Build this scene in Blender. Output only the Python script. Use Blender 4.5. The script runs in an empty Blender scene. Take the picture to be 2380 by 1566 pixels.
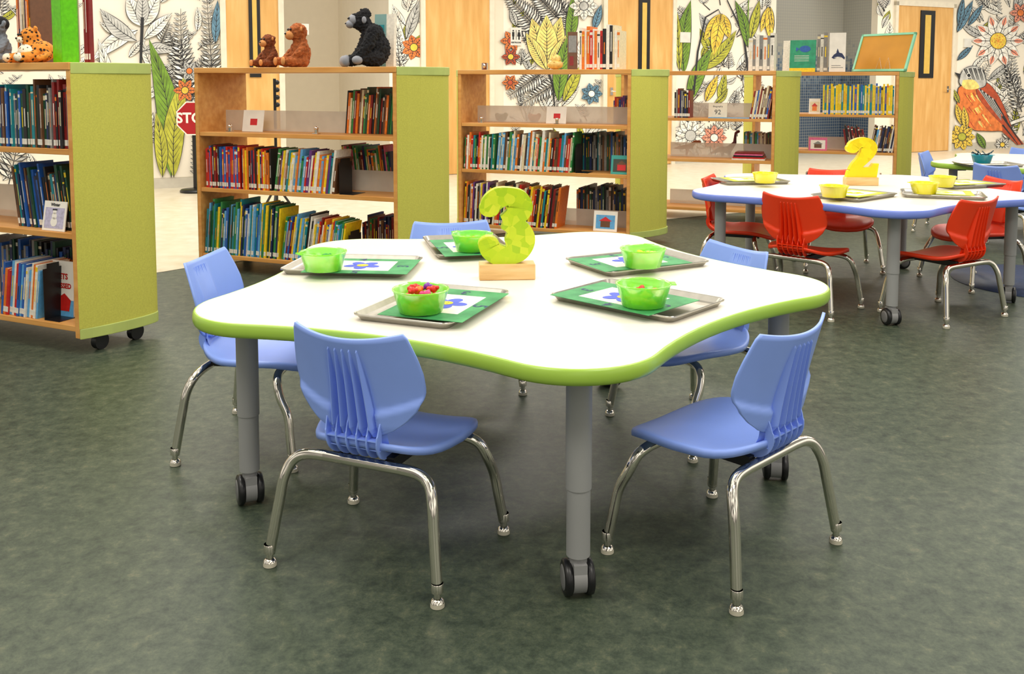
import bpy,bmesh,math,random
from mathutils import Vector,Matrix
C=bpy.context.scene.collection
SC=bpy.context.scene
try:
    SC.view_settings.view_transform='Standard'
except Exception as e: print(e)
PI=math.pi
rad=math.radians
sin,cos=math.sin,math.cos
random.seed(7)
# ---------------------------------------------------------------- camera
H=1.15; TH=rad(4.5); F=2190.0; PPY=358.0
cd=bpy.data.cameras.new('camera'); cam=bpy.data.objects.new('camera',cd); C.objects.link(cam)
cam.location=(0,0,H); cam.rotation_euler=(PI/2-TH,0,0)
cd.sensor_width=36; cd.lens=F/2380*36; cd.shift_y=-(783-PPY)/2380; cd.clip_end=100
SC.camera=cam
FW=Vector((0,cos(TH),-sin(TH))); UP=Vector((0,sin(TH),cos(TH)))
def ray(px,py): return FW+Vector((1,0,0))*((px-1190)/F)+UP*((PPY-py)/F)
def at(px,py,z):
    d=ray(px,py); t=(z-H)/d.z
    return Vector((0,0,H))+d*t
def atplane(px,py,P,n):
    d=ray(px,py); o=Vector((0,0,H)); t=(P-o).dot(n)/d.dot(n)
    return o+d*t
# ---------------------------------------------------------------- materials
def lin(c):
    r=[]
    for x in c[:3]:
        x/=255.0
        r.append(x/12.92 if x<=.04045 else ((x+.055)/1.055)**2.4)
    return (r[0],r[1],r[2],1)
MC={}
def pm(name,col,rough=.5,metal=0,var=.06,scale=12,bump=0,bscale=200,trans=0,emit=0,coat=0,alpha=1):
    if name in MC: return MC[name]
    m=bpy.data.materials.new(name); m.use_nodes=True; nt=m.node_tree; b=nt.nodes['Principled BSDF']
    c=lin(col)
    tc=nt.nodes.new('ShaderNodeTexCoord'); nz=nt.nodes.new('ShaderNodeTexNoise'); nz.inputs['Scale'].default_value=scale
    nt.links.new(tc.outputs['Object'],nz.inputs['Vector'])
    rp=nt.nodes.new('ShaderNodeValToRGB'); nt.links.new(nz.outputs['Fac'],rp.inputs['Fac'])
    rp.color_ramp.elements[0].position=.3; rp.color_ramp.elements[1].position=.7
    rp.color_ramp.elements[0].color=(c[0]*(1-var),c[1]*(1-var),c[2]*(1-var),1)
    rp.color_ramp.elements[1].color=(min(1,c[0]*(1+var)),min(1,c[1]*(1+var)),min(1,c[2]*(1+var)),1)
    nt.links.new(rp.outputs['Color'],b.inputs['Base Color'])
    b.inputs['Roughness'].default_value=rough; b.inputs['Metallic'].default_value=metal
    if trans: b.inputs['Transmission Weight'].default_value=trans
    if coat: b.inputs['Coat Weight'].default_value=coat
    if alpha<1: b.inputs['Alpha'].default_value=alpha
    if bump:
        n2=nt.nodes.new('ShaderNodeTexNoise'); n2.inputs['Scale'].default_value=bscale
        nt.links.new(tc.outputs['Object'],n2.inputs['Vector'])
        bp=nt.nodes.new('ShaderNodeBump'); bp.inputs['Strength'].default_value=bump; bp.inputs['Distance'].default_value=.003
        nt.links.new(n2.outputs['Fac'],bp.inputs['Height']); nt.links.new(bp.outputs['Normal'],b.inputs['Normal'])
    MC[name]=m; return m
def ramp_mat(name,tex,cols,rough=.4,scale=5,detail=8,stretch=(1,1,1),distort=0,bump=0,nr=.5,spec=.5):
    m=bpy.data.materials.new(name); m.use_nodes=True; nt=m.node_tree; b=nt.nodes['Principled BSDF']
    tc=nt.nodes.new('ShaderNodeTexCoord'); mp=nt.nodes.new('ShaderNodeMapping'); mp.inputs['Scale'].default_value=stretch
    nt.links.new(tc.outputs['Object'],mp.inputs['Vector'])
    if tex=='noise':
        t=nt.nodes.new('ShaderNodeTexNoise'); t.inputs['Detail'].default_value=detail; t.inputs['Distortion'].default_value=distort; t.inputs['Roughness'].default_value=nr; out='Fac'
    else:
        t=nt.nodes.new('ShaderNodeTexVoronoi'); out='Distance' if tex=='spots' else 'Color'
    t.inputs['Scale'].default_value=scale
    nt.links.new(mp.outputs['Vector'],t.inputs['Vector'])
    rp=nt.nodes.new('ShaderNodeValToRGB'); nt.links.new(t.outputs[out],rp.inputs['Fac'])
    el=rp.color_ramp.elements
    while len(el)<len(cols): el.new(.5)
    for e,(p,c) in zip(el,cols): e.position=p; e.color=lin(c)
    nt.links.new(rp.outputs['Color'],b.inputs['Base Color']); b.inputs['Roughness'].default_value=rough
    b.inputs['Specular IOR Level'].default_value=spec
    if bump:
        bp=nt.nodes.new('ShaderNodeBump'); bp.inputs['Strength'].default_value=bump; bp.inputs['Distance'].default_value=.002
        nt.links.new(t.outputs[out],bp.inputs['Height']); nt.links.new(bp.outputs['Normal'],b.inputs['Normal'])
    return m
M_floor=ramp_mat('green_linoleum','noise',[(.38,(42,52,42)),(.47,(60,71,57)),(.55,(75,85,68)),(.65,(104,105,82))],rough=.45,scale=20,detail=15,distort=.2,bump=.05,nr=.84,spec=.4)
M_cream=ramp_mat('cream_vinyl','noise',[(.3,(206,194,168)),(.7,(222,212,192))],rough=.35,scale=9)
M_wood=ramp_mat('maple_wood','noise',[(.3,(200,138,66)),(.5,(214,154,80)),(.7,(224,170,98))],rough=.45,scale=3,stretch=(1,8,8))
M_door=ramp_mat('door_birch','noise',[(.3,(210,158,86)),(.5,(222,172,100)),(.7,(232,188,120))],rough=.4,scale=2.5,stretch=(5,5,.7))
M_block=ramp_mat('pine_block','noise',[(.3,(206,160,98)),(.5,(230,188,126)),(.7,(240,206,150))],rough=.5,scale=6,stretch=(1,8,8))
M_fab=pm('green_fabric',(190,188,80),.85,var=.08,scale=160,bump=.3,bscale=420)
M_ftrim=pm('light_green_trim',(176,190,104),.5)
M_white=pm('white_laminate',(240,235,222),.32,var=.008)
M_lime=pm('lime_edge',(160,198,74),.28,var=.02)
M_bedge=pm('blue_edge',(116,138,222),.3,var=.03)
M_bchair=pm('blue_plastic',(140,170,248),.36,var=.02,bump=.05,bscale=900)
M_rchair=pm('red_plastic',(240,62,20),.38,var=.03)
M_chrome=pm('chrome',(232,226,214),.05,metal=1,var=.02)
M_alu=pm('tray_aluminium',(178,174,164),.3,metal=.9,var=.08,scale=40)
M_leg=pm('grey_leg_paint',(150,151,150),.45,var=.02)
M_black=pm('black_plastic',(22,22,24),.35)
M_dgrey=pm('dark_grey',(70,72,74),.5)
M_lgrey=pm('light_grey_plastic',(140,140,140),.45)
M_pad=pm('white_nylon',(196,190,170),.5)
M_wall=pm('wall_paint',(230,220,200),.7,var=.015)
M_mur=pm('mural_ground',(244,236,220),.7,var=.01)
M_ink=pm('mural_ink',(40,40,44),.7)
M_jamb=pm('door_frame_paint',(230,221,200),.5)
M_amber=pm('amber_glass',(222,184,92),.15)
M_paper=pm('book_pages',(226,214,188),.8)
M_frost=pm('frosted_acrylic',(214,205,190),.4,alpha=.62)
M_green_bowl=pm('green_bowl_plastic',(140,248,20),.18,var=.02,trans=.3,alpha=.68)
M_yel_bowl=pm('yellow_bowl_plastic',(240,232,16),.2,var=.02,trans=.1)
M_teal_bowl=pm('teal_bowl_plastic',(20,160,180),.2)
M_num3=ramp_mat('lime_pattern_number','cells',[(.0,(160,200,20)),(.5,(188,216,20)),(1,(222,230,56))],rough=.35,scale=45)
M_num2=ramp_mat('yellow_pattern_number','cells',[(.0,(226,200,4)),(.5,(240,218,8)),(1,(248,230,24))],rough=.4,scale=30)
M_mat=ramp_mat('green_card','noise',[(.35,(42,128,74)),(.65,(76,164,102))],rough=.6,scale=14)
M_wpaper=pm('white_paper',(240,235,224),.7)
M_blue=pm('flower_blue',(72,92,206),.6)
M_yel=pm('flower_yellow',(245,205,20),.6)
M_dkblue=pm('navy_ink',(24,50,96),.6)
M_red=pm('sign_red',(166,22,30),.4)
M_gor=pm('black_fur',(22,22,26),.95,var=.5,scale=90,bump=1,bscale=160)
M_brown=pm('brown_fur',(118,60,28),.95,var=.4,scale=60,bump=1,bscale=200)
M_brown2=pm('rust_fur',(156,84,38),.95,var=.35,scale=60,bump=1,bscale=200)
M_tan=pm('tan_fur',(206,140,80),.9,var=.15)
M_gskin=pm('grey_skin',(140,142,150),.7)
M_gfur=pm('grey_fur',(110,116,124),.9,var=.3,bump=.6)
M_leop=ramp_mat('spotted_fur','spots',[(.0,(30,18,10)),(.28,(40,22,10)),(.36,(214,130,40)),(1,(230,150,60))],rough=.9,scale=55)
M_leop2=ramp_mat('pale_spotted_fur','spots',[(.0,(40,26,16)),(.24,(60,40,22)),(.3,(240,226,196)),(1,(246,236,214))],rough=.9,scale=60)
# ---------------------------------------------------------------- mesh builder
class MB:
    def __init__(s): s.v=[];s.f=[];s.m=[];s.sm=[]
    def add(s,vs,fs,mi=0,sm=False,M=None):
        o=len(s.v)
        for p in vs:
            p=Vector(p)
            s.v.append(M@p if M is not None else p)
        for f in fs:
            s.f.append([o+i for i in f]); s.m.append(mi); s.sm.append(sm)
    def box(s,x0,x1,y0,y1,z0,z1,mi=0,M=None):
        vs=[(x,y,z) for x in (x0,x1) for y in (y0,y1) for z in (z0,z1)]
        s.add(vs,[(0,1,3,2),(4,6,7,5),(0,4,5,1),(2,3,7,6),(0,2,6,4),(1,5,7,3)],mi,False,M)
    def prism(s,poly,z0,z1,mi=0,M=None,sm=False):
        n=len(poly)
        s.add([(p[0],p[1],z0) for p in poly]+[(p[0],p[1],z1) for p in poly],[],mi,M=M)
        o=len(s.v)-2*n
        s.f.append([o+i for i in reversed(range(n))]);s.m.append(mi);s.sm.append(False)
        s.f.append([o+n+i for i in range(n)]);s.m.append(mi);s.sm.append(False)
        for i in range(n):
            j=(i+1)%n
            s.f.append([o+i,o+j,o+n+j,o+n+i]);s.m.append(mi);s.sm.append(sm)
    def tube(s,pts,r,seg=12,mi=0,M=None,caps=True):
        pts=[Vector(p) for p in pts]; n=len(pts)
        rs=r if isinstance(r,(list,tuple)) else [r]*n
        t=(pts[1]-pts[0]).normalized()
        a=Vector((0,0,1)) if abs(t.z)<.9 else Vector((1,0,0))
        u=t.cross(a).normalized(); vs=[]
        for i in range(n):
            if i==0: tt=t
            elif i==n-1: tt=(pts[i]-pts[i-1]).normalized()
            else: tt=(pts[i+1]-pts[i-1]).normalized()
            u=(u-tt*u.dot(tt)).normalized(); w=tt.cross(u)
            for k in range(seg):
                an=2*PI*k/seg; vs.append(pts[i]+(u*cos(an)+w*sin(an))*rs[i])
        fs=[]
        for i in range(n-1):
            for k in range(seg):
                k2=(k+1)%seg
                fs.append((i*seg+k,i*seg+k2,(i+1)*seg+k2,(i+1)*seg+k))
        s.add(vs,fs,mi,True,M)
        if caps:
            s.add(vs[:seg],[tuple(reversed(range(seg)))],mi,False,M)
            s.add(vs[-seg:],[tuple(range(seg))],mi,False,M)
    def lathe(s,prof,c=(0,0,0),seg=24,mi=0,M=None,sm=True):
        vs=[];fs=[];n=len(prof)
        for r,z in prof:
            for k in range(seg):
                a=2*PI*k/seg; vs.append((c[0]+r*cos(a),c[1]+r*sin(a),c[2]+z))
        for i in range(n-1):
            for k in range(seg):
                k2=(k+1)%seg; fs.append((i*seg+k,i*seg+k2,(i+1)*seg+k2,(i+1)*seg+k))
        s.add(vs,fs,mi,sm,M)
    def ball(s,c,r,mi=0,M=None,nu=14,nv=10,R=None):
        if not isinstance(r,(list,tuple)): r=(r,r,r)
        vs=[];fs=[]
        for i in range(1,nv):
            ph=PI*i/nv
            for k in range(nu):
                a=2*PI*k/nu
                vs.append(Vector((r[0]*sin(ph)*cos(a),r[1]*sin(ph)*sin(a),r[2]*cos(ph))))
        vs.append(Vector((0,0,r[2]))); vs.append(Vector((0,0,-r[2])))
        T=len(vs)-2;B=T+1
        for i in range(nv-2):
            for k in range(nu):
                k2=(k+1)%nu; fs.append((i*nu+k,(i+1)*nu+k,(i+1)*nu+k2,i*nu+k2))
        for k in range(nu):
            k2=(k+1)%nu; fs.append((T,k,k2)); fs.append((B,(nv-2)*nu+k2,(nv-2)*nu+k))
        if R is not None: vs=[R@p for p in vs]
        vs=[p+Vector(c) for p in vs]
        s.add(vs,fs,mi,True,M)
    def build(s,name,mats,parent=None,bevel=0):
        me=bpy.data.meshes.new(name); me.from_pydata([tuple(p) for p in s.v],[],s.f)
        if not isinstance(mats,(list,tuple)): mats=[mats]
        for m in mats: me.materials.append(m)
        for p,mi,sm in zip(me.polygons,s.m,s.sm): p.material_index=mi; p.use_smooth=sm
        me.update()
        o=bpy.data.objects.new(name,me); C.objects.link(o)
        if parent is not None: o.parent=parent
        if bevel:
            b=o.modifiers.new('bevel','BEVEL'); b.width=bevel; b.segments=2; b.limit_method='ANGLE'; b.angle_limit=rad(50)
        return o
def empty(name,loc=(0,0,0),rz=0,label=None,cat=None,group=None):
    o=bpy.data.objects.new(name,None); C.objects.link(o); o.location=loc; o.rotation_euler=(0,0,rz); o.empty_display_size=.1
    if label: tag(o,label,cat,group)
    return o
def tag(o,label=None,cat=None,group=None,kind=None):
    if label: o['label']=label
    if cat: o['category']=cat
    if group: o['group']=group
    if kind: o['kind']=kind
    return o
def kids(o): return [c for c in list(o.children)]
def copy_tree(o,parent=None):
    c=o.copy(); C.objects.link(c); c.parent=parent
    for ch in kids(o): copy_tree(ch,c)
    return c
def cat_mull(pts,n=6):
    P=[Vector(p) for p in pts]; out=[]
    for i in range(len(P)-1):
        p0=P[max(0,i-1)];p1=P[i];p2=P[i+1];p3=P[min(len(P)-1,i+2)]
        for k in range(n):
            t=k/n
            out.append(.5*((2*p1)+(p2-p0)*t+(2*p0-5*p1+4*p2-p3)*t*t+(3*p1-p0-3*p2+p3)*t**3))
    out.append(P[-1]); return out
def text_geo(body,size,offset=0):
    cu=bpy.data.curves.new('t','FONT'); cu.body=body; cu.size=size; cu.offset=offset; cu.align_x='CENTER'; cu.align_y='CENTER'; cu.resolution_u=3
    ob=bpy.data.objects.new('t',cu); C.objects.link(ob); bpy.context.view_layer.update()
    dg=bpy.context.evaluated_depsgraph_get()
    me=bpy.data.meshes.new_from_object(ob.evaluated_get(dg))
    vs=[v.co.copy() for v in me.vertices]; fs=[tuple(p.vertices) for p in me.polygons]
    bpy.data.objects.remove(ob); bpy.data.curves.remove(cu); bpy.data.meshes.remove(me)
    return vs,fs
def interp(tab,t):
    for (a,b),(c,d) in zip(tab,tab[1:]):
        if t<=c: return b+(d-b)*(t-a)/(c-a)
    return tab[-1][1]
# ---------------------------------------------------------------- setting
mb=MB(); mb.box(-9,14,-4,20,-.1,0); fl=mb.build('floor',M_floor); tag(fl,kind='structure')
mb=MB()
edge=[(-9,3.2),(-4,4.6),(-2.6,5.15),(-2.09,5.59),(-1.95,5.76),(-1.2,6.3),(0,7.05),(1.5,7.85),(3.2,8.75),(6,10.0),(14,13.2)]
mb.prism(edge+[(14,20),(-9,20)],0.0005,.003); o=mb.build('floor_corridor',M_cream); tag(o,kind='structure')
mb=MB(); mb.lathe([(0,.004),(.5,.004),(.5,.0)],(3.05,5.3,0),40); o=mb.build('floor_inlay',pm('blue_linoleum',(36,56,92),.5,var=.2,scale=30)); tag(o,kind='structure')
AW=math.atan2(.444,.896); W0=Vector((-3.6,10.0,0)); wd=Vector((cos(AW),sin(AW),0)); wb=Vector((-sin(AW),cos(AW),0))
MW=Matrix.Translation(W0)@Matrix.Rotation(AW,4,'Z')
def ws(px,off=0): return (atplane(px,200,W0-wb*off,wb)-W0).dot(wd)
S=lambda px: ws(px)
r1a,r1b,r2a,r2b=S(655),S(905),S(1800),S(2035)
mb=MB()
for a,b in ((-8,r1a),(r1b,r2a),(r2b,19)): mb.box(a,b,0,.12,0,3.2,0,MW)
mb.box(r1a-.4,r1b+.12,2.1,2.2,0,3.2,0,MW); mb.box(r1b,r1b+.1,.12,2.1,0,3.2,0,MW)
wall=mb.build('wall_back',M_wall); tag(wall,kind='structure')
M_tile=bpy.data.materials.new('mosaic_tile'); M_tile.use_nodes=True
nt=M_tile.node_tree; bs=nt.nodes['Principled BSDF']; tc=nt.nodes.new('ShaderNodeTexCoord')
def math_node(op,a=None,b=None,va=None,vb=None):
    n=nt.nodes.new('ShaderNodeMath'); n.operation=op
    if a is not None: nt.links.new(a,n.inputs[0])
    if b is not None: nt.links.new(b,n.inputs[1])
    if va is not None: n.inputs[0].default_value=va
    if vb is not None: n.inputs[1].default_value=vb
    return n.outputs[0]
sx=nt.nodes.new('ShaderNodeSeparateXYZ'); nt.links.new(tc.outputs['Object'],sx.inputs[0])
TS=.045
ax_=math_node('DIVIDE',math_node('ADD',sx.outputs['X'],sx.outputs['Y']),vb=TS); az_=math_node('DIVIDE',sx.outputs['Z'],vb=TS)
cb=nt.nodes.new('ShaderNodeCombineXYZ'); nt.links.new(math_node('FLOOR',ax_),cb.inputs[0]); nt.links.new(math_node('FLOOR',az_),cb.inputs[2])
wn=nt.nodes.new('ShaderNodeTexWhiteNoise'); nt.links.new(cb.outputs[0],wn.inputs['Vector'])
h_=math_node('ADD',math_node('MULTIPLY',wn.outputs['Value'],vb=.45),sx.outputs['Z'])
mr=nt.nodes.new('ShaderNodeMapRange'); mr.inputs['From Min'].default_value=1.15; mr.inputs['From Max'].default_value=2.0; nt.links.new(h_,mr.inputs['Value'])
rp=nt.nodes.new('ShaderNodeValToRGB'); nt.links.new(mr.outputs[0],rp.inputs['Fac'])
rp.color_ramp.elements[0].color=lin((54,74,98)); rp.color_ramp.elements[1].color=lin((162,160,150)); rp.color_ramp.elements[1].position=.8
e=rp.color_ramp.elements.new(.5); e.color=lin((98,116,132)); e=rp.color_ramp.elements.new(.25); e.color=lin((70,90,114))
gx=math_node('LESS_THAN',math_node('FRACT',ax_),vb=.12); gz=math_node('LESS_THAN',math_node('FRACT',az_),vb=.12); gg=math_node('MAXIMUM',gx,gz)
mx=nt.nodes.new('ShaderNodeMixRGB'); nt.links.new(gg,mx.inputs[0]); nt.links.new(rp.outputs['Color'],mx.inputs[1]); mx.inputs[2].default_value=lin((146,148,144))
nt.links.new(mx.outputs[0],bs.inputs['Base Color']); bs.inputs['Roughness'].default_value=.3
mb=MB(); mb.box(r2a-.1,r2b+.1,.7,.8,0,3.2); mb.box(r2b,r2b+.08,.12,.7,0,3.2); mb.box(r2a-.08,r2a,.12,.7,0,3.2)
o=mb.build('wall_tiled_alcove',M_tile); o.matrix_world=MW; tag(o,kind='structure')
mb=MB()
for a,b in ((-8,r1a),(r1b,r2a),(r2b,19)): mb.box(a,b,-.012,0,0,.11,0,MW)
o=mb.build('baseboard_back',pm('baseboard',(196,190,176),.5)); tag(o,kind='structure')
def door(n,pa,pb,strip,handle=True):
    a,b=S(pa),S(pb)
    mb=MB(); mb.box(a,b,-.03,-.002,.01,2.3,0,MW); d=mb.build('door_%d'%n,M_door); tag(d,kind='structure')
    mb=MB(); j=.06
    mb.box(a-j,a,-.05,0,0,2.36,0,MW); mb.box(b,b+j,-.05,0,0,2.36,0,MW); mb.box(a-j,b+j,-.05,0,2.3,2.38,0,MW); mb.build('door_frame',M_jamb,d)
    if strip:
        s0,s1=S(strip[0]),S(strip[1]); zt=2.24
        mb=MB(); mb.box(s0,s1,-.045,-.03,1.18,zt,0,MW); v=mb.build('vision_frame',M_black,d)
        w=(s1-s0)*.3; mb=MB(); mb.box(s0+w,s1-w,-.048,-.044,1.25,zt-.07,0,MW); mb.build('glass',M_amber,v)
    if handle:
        mb=MB(); x=a+.07 if n<4 else b-.07
        mb.box(x-.02,x+.02,-.045,-.03,.95,1.05,0,MW); mb.tube([MW@Vector((x,-.045,1.0)),MW@Vector((x,-.09,1.0)),MW@Vector((x+.09*(1 if n<4 else -1),-.09,1.0))],.009); mb.build('door_handle',M_chrome,d)
door(1,527,648,(580,606)); door(2,987,1135,None); door(3,1407,1558,(1479,1505)); door(4,2078,2205,(2130,2163))
# ---------------------------------------------------------------- mural
mats_m=[M_mur,M_ink]+[pm('mural_'+n,c,.7,var=.25,scale=14) for n,c in (('leaf_green',(112,148,48)),('olive',(180,180,62)),('yellow',(238,200,74)),('orange',(226,124,58)),('blue',(96,136,160)),('pink',(236,150,124)),('grey',(190,190,186)),('red',(180,76,42)),('white',(244,237,224)),('pale_yellow',(240,216,124)))]
BG,INK,GRN,OLV,YEL,ORG,BLU,PNK,GRY,RED,WHT,PYL=range(12)
def new_mural(): 
    m=MB(); m.layer=0; return m
LS=.000012
def mpoly(m,pts,mi):
    m.layer+=1; off=.004+m.layer*LS
    P=[atplane(p[0],p[1],W0-wb*off,wb) for p in pts]
    m.add(P,[tuple(range(len(P)))],mi)
def mline(m,pts,w,mi=INK):
    P=[Vector((p[0],p[1],0)) for p in pts]; n=len(P)
    m.layer+=1; off=.004+m.layer*LS
    L=[];R=[]
    for i in range(n):
        t=(P[min(n-1,i+1)]-P[max(0,i-1)])
        if t.length<1e-6: t=Vector((1,0,0))
        t.normalize(); nn=Vector((-t.y,t.x,0)); ww=w*(1-.6*i/(n-1))*.5
        L.append(P[i]+nn*ww); R.append(P[i]-nn*ww)
    V=[atplane(p.x,p.y,W0-wb*off,wb) for p in L+R]
    m.add(V,[(i,i+1,n+i+1,n+i) for i in range(n-1)],mi)
def leaf(m,p0,p1,w,fill=WHT,out=1.9,veins=6,bend=0):
    a=Vector((p0[0],p0[1],0)); b=Vector((p1[0],p1[1],0)); ax=b-a; L=ax.length; ax.normalize(); nn=Vector((-ax.y,ax.x,0))
    def ctr(t): return a+ax*(L*t)+nn*(bend*sin(PI*t))
    def poly(ww):
        T=[i/14 for i in range(15)]
        f=lambda t: ww*(sin(PI*min(1,t*1.02))**.8 if 0<t<1 else 0)*(1-.35*t)
        return [ctr(t)+nn*f(t) for t in T]+[ctr(t)-nn*f(t) for t in reversed(T[1:-1])]
    mpoly(m,poly(w+out),INK); mpoly(m,poly(w),fill)
    mline(m,[ctr(i/10) for i in range(11)],2.0)
    for i in range(veins):
        t=.12+.75*i/max(1,veins)
        for sd in (-1,1):
            e=ctr(min(1,t+.12))+nn*sd*w*.75*(sin(PI*min(.98,t+.12))**.8)*(1-.35*t)
            mline(m,[ctr(t),(ctr(t)+e)/2+ax*-1,e],1.3)
def fern(m,p0,p1,ln,n=12,bend=0,fill=None):
    a=Vector((p0[0],p0[1],0)); b=Vector((p1[0],p1[1],0)); ax=(b-a); L=ax.length; ax.normalize(); nn=Vector((-ax.y,ax.x,0))
    ctr=lambda t:a+ax*(L*t)+nn*(bend*sin(PI*t))
    mline(m,[ctr(i/10) for i in range(11)],2.4)
    for i in range(n):
        t=.08+.9*i/n; l=ln*(1-.75*t)+3
        for sd in (-1,1):
            e=ctr(t)+(nn*sd*.85+ax*.5)*l; c=ctr(t)
            q=(c+e)/2; d=(e-c).normalized(); k=Vector((-d.y,d.x,0))*l*.16
            mpoly(m,[c,q+k,e,q-k],INK if fill is None else fill)
            if fill is None:
                k2=k*.55; mpoly(m,[c+(e-c)*.12,q+k2,c+(e-c)*.88,q-k2],GRY if i%2 else WHT)
def flower(m,cx,cy,r,n=6,fill=ORG,cf=YEL,sq=1,rot=0,cr=.28,w=.3):
    for i in range(n):
        a=2*PI*i/n+rot
        leaf(m,(cx+cos(a)*r*.15,cy+sin(a)*r*.15*sq),(cx+cos(a)*r,cy+sin(a)*r*sq),r*w,fill,1.4,3)
    c=[(cx+cos(2*PI*k/14)*r*cr,cy+sin(2*PI*k/14)*r*cr*sq) for k in range(14)]
    c2=[(cx+cos(2*PI*k/14)*(r*cr+1.5),cy+sin(2*PI*k/14)*(r*cr+1.5)*sq) for k in range(14)]
    mpoly(m,c2,INK); mpoly(m,c,cf)
def ground(m,x0,x1,z0=.115,z1=3.1):
    m.box(S(x0),S(x1),-.003,0,z0,z1,BG,MW)
def rnd_fill(m,x0,x1,y0,y1,n,seed):
    R=random.Random(seed); n=int(n*1.5)
    for i in range(n):
        x=R.uniform(x0+12,x1-12); y=R.uniform(y0,y1); a=R.uniform(-2.7,-.4); l=R.uniform(32,78); k=R.random()
        ex=min(x1-4,max(x0+4,x+cos(a)*l)); ey=y+sin(a)*l
        if k<.6: leaf(m,(x,y),(ex,ey),l*R.uniform(.13,.2),R.choice([WHT,WHT,GRY,WHT,WHT,WHT,OLV]),1.3,7,bend=R.uniform(-5,5))
        elif k<.8:
            mline(m,[(x,y),((x+ex)/2+R.uniform(-6,6),(y+ey)/2),(ex,ey)],2.2)
            for q in range(4):
                t=.3+.2*q; cx=x+(ex-x)*t; cy=y+(ey-y)*t
                for sd in (-1,1): 
                    qx=min(x1-3,max(x0+3,cx+sd*12)); leaf(m,(cx,cy),(qx,cy-9),3,WHT,1.0,0)
        else: 
            if x-l*.5>x0 and x+l*.5<x1: fern(m,(x,y),(ex,ey),l*.4,8)
# panel A
m=new_mural(); ground(m,-900,512)
rnd_fill(m,-60,212,0,430,34,1); flower(m,105,45,38,6,ORG,YEL); fern(m,(20,430),(60,250),45,12)
rnd_fill(m,218,505,0,400,34,5)
leaf(m,(320,70),(215,140),20,WHT,bend=8,veins=9); leaf(m,(318,95),(232,20),21,GRY,bend=-8,veins=9); leaf(m,(335,90),(400,30),16,WHT,veins=8); leaf(m,(330,120),(410,120),15,GRY,bend=-8,veins=8)
leaf(m,(328,60),(295,-10),22,WHT,veins=8); leaf(m,(332,60),(370,-15),22,WHT,veins=8); leaf(m,(330,60),(332,-20),18,GRY,veins=8)
mline(m,[(331,40),(328,120),(325,220),(322,330)],8)
leaf(m,(250,250),(228,90),17,WHT,bend=10,veins=9); mline(m,[(300,240),(270,170),(225,140)],3); mline(m,[(290,240),(250,200),(217,205)],2.5)
fern(m,(450,250),(420,20),46,18,bend=-10); fern(m,(500,260),(480,-10),40,20); fern(m,(415,330),(370,210),30,12); fern(m,(470,420),(455,280),30,12)
leaf(m,(398,412),(346,90),32,GRN,bend=18,veins=14); leaf(m,(404,412),(432,170),28,OLV,bend=-12,veins=12); leaf(m,(378,412),(362,260),17,OLV,bend=4,veins=8)
flower(m,430,210,28,6,ORG,YEL); flower(m,440,165,24,6,GRY,ORG); leaf(m,(500,100),(506,0),12,BLU)
mA=m.build('mural',mats_m,wall)
# panel C
m=new_mural(); ground(m,905,982)
rnd_fill(m,908,980,0,160,8,9); rnd_fill(m,908,980,200,400,10,10)
leaf(m,(940,160),(915,20),15,WHT); leaf(m,(945,90),(975,0),14,GRY); fern(m,(930,160),(920,60),26,10); flower(m,962,110,30,7,ORG,YEL,w=.34)
m.build('mural',mats_m,wall)
# panel D
m=new_mural(); ground(m,1170,1403)
rnd_fill(m,1175,1400,0,420,44,12)
fern(m,(1250,70),(1180,-10),44,14); fern(m,(1300,45),(1230,-30),40,14); fern(m,(1260,170),(1180,225),32,14); fern(m,(1300,190),(1200,250),28,14)
mline(m,[(1272,160),(1285,200),(1290,260)],6)
for a,b,w in (((1272,160),(1236,42),29),((1275,160),(1304,38),27),((1272,162),(1270,34),30),((1270,162),(1222,76),18),((1276,160),(1318,80),16)): leaf(m,a,b,w,PYL,bend=0,veins=12)
flower(m,1188,95,26,6,ORG,RED); flower(m,1187,132,22,6,RED,YEL); flower(m,1186,192,20,6,ORG,RED); leaf(m,(1200,60),(1186,20),9,GRY)
leaf(m,(1322,100),(1330,-10),16,GRN,bend=4,veins=10); leaf(m,(1298,236),(1330,70),21,GRN,bend=-8,veins=12); leaf(m,(1310,236),(1352,150),15,OLV)
flower(m,1375,218,26,7,BLU,WHT); flower(m,1357,14,34,8,WHT,GRY); leaf(m,(1380,70),(1398,10),10,BLU); leaf(m,(1370,150),(1392,80),12,WHT,veins=8); leaf(m,(1345,150),(1350,90),10,WHT)
m.build('mural',mats_m,wall)
# panel E
m=new_mural(); ground(m,1567,1800)
rnd_fill(m,1570,1795,0,400,36,15)
leaf(m,(1590,170),(1606,0),21,GRN,bend=-10,veins=14); leaf(m,(1580,165),(1572,20),11,OLV); leaf(m,(1610,165),(1712,70),19,OLV,bend=14,veins=11); leaf(m,(1600,240),(1655,110),19,GRN,bend=-6,veins=10)
mline(m,[(1612,220),(1622,120),(1640,40),(1670,22),(1678,40)],5); mline(m,[(1740,170),(1728,80),(1690,0)],6); mline(m,[(1750,170),(1738,60),(1740,0)],5,GRN)
for a,b,w in (((1676,32),(1636,94),15),((1676,32),(1658,130),18),((1678,32),(1696,90),14),((1676,32),(1672,60),10)): leaf(m,a,b,w,YEL,veins=6)
leaf(m,(1738,110),(1708,0),13,GRN,bend=6,veins=9); leaf(m,(1745,90),(1765,0),12,OLV)
for a,b,w in (((1788,15),(1768,75),10),((1788,15),(1790,95),12),((1790,15),(1797,70),6)): leaf(m,a,b,w,YEL,veins=4)
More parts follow.
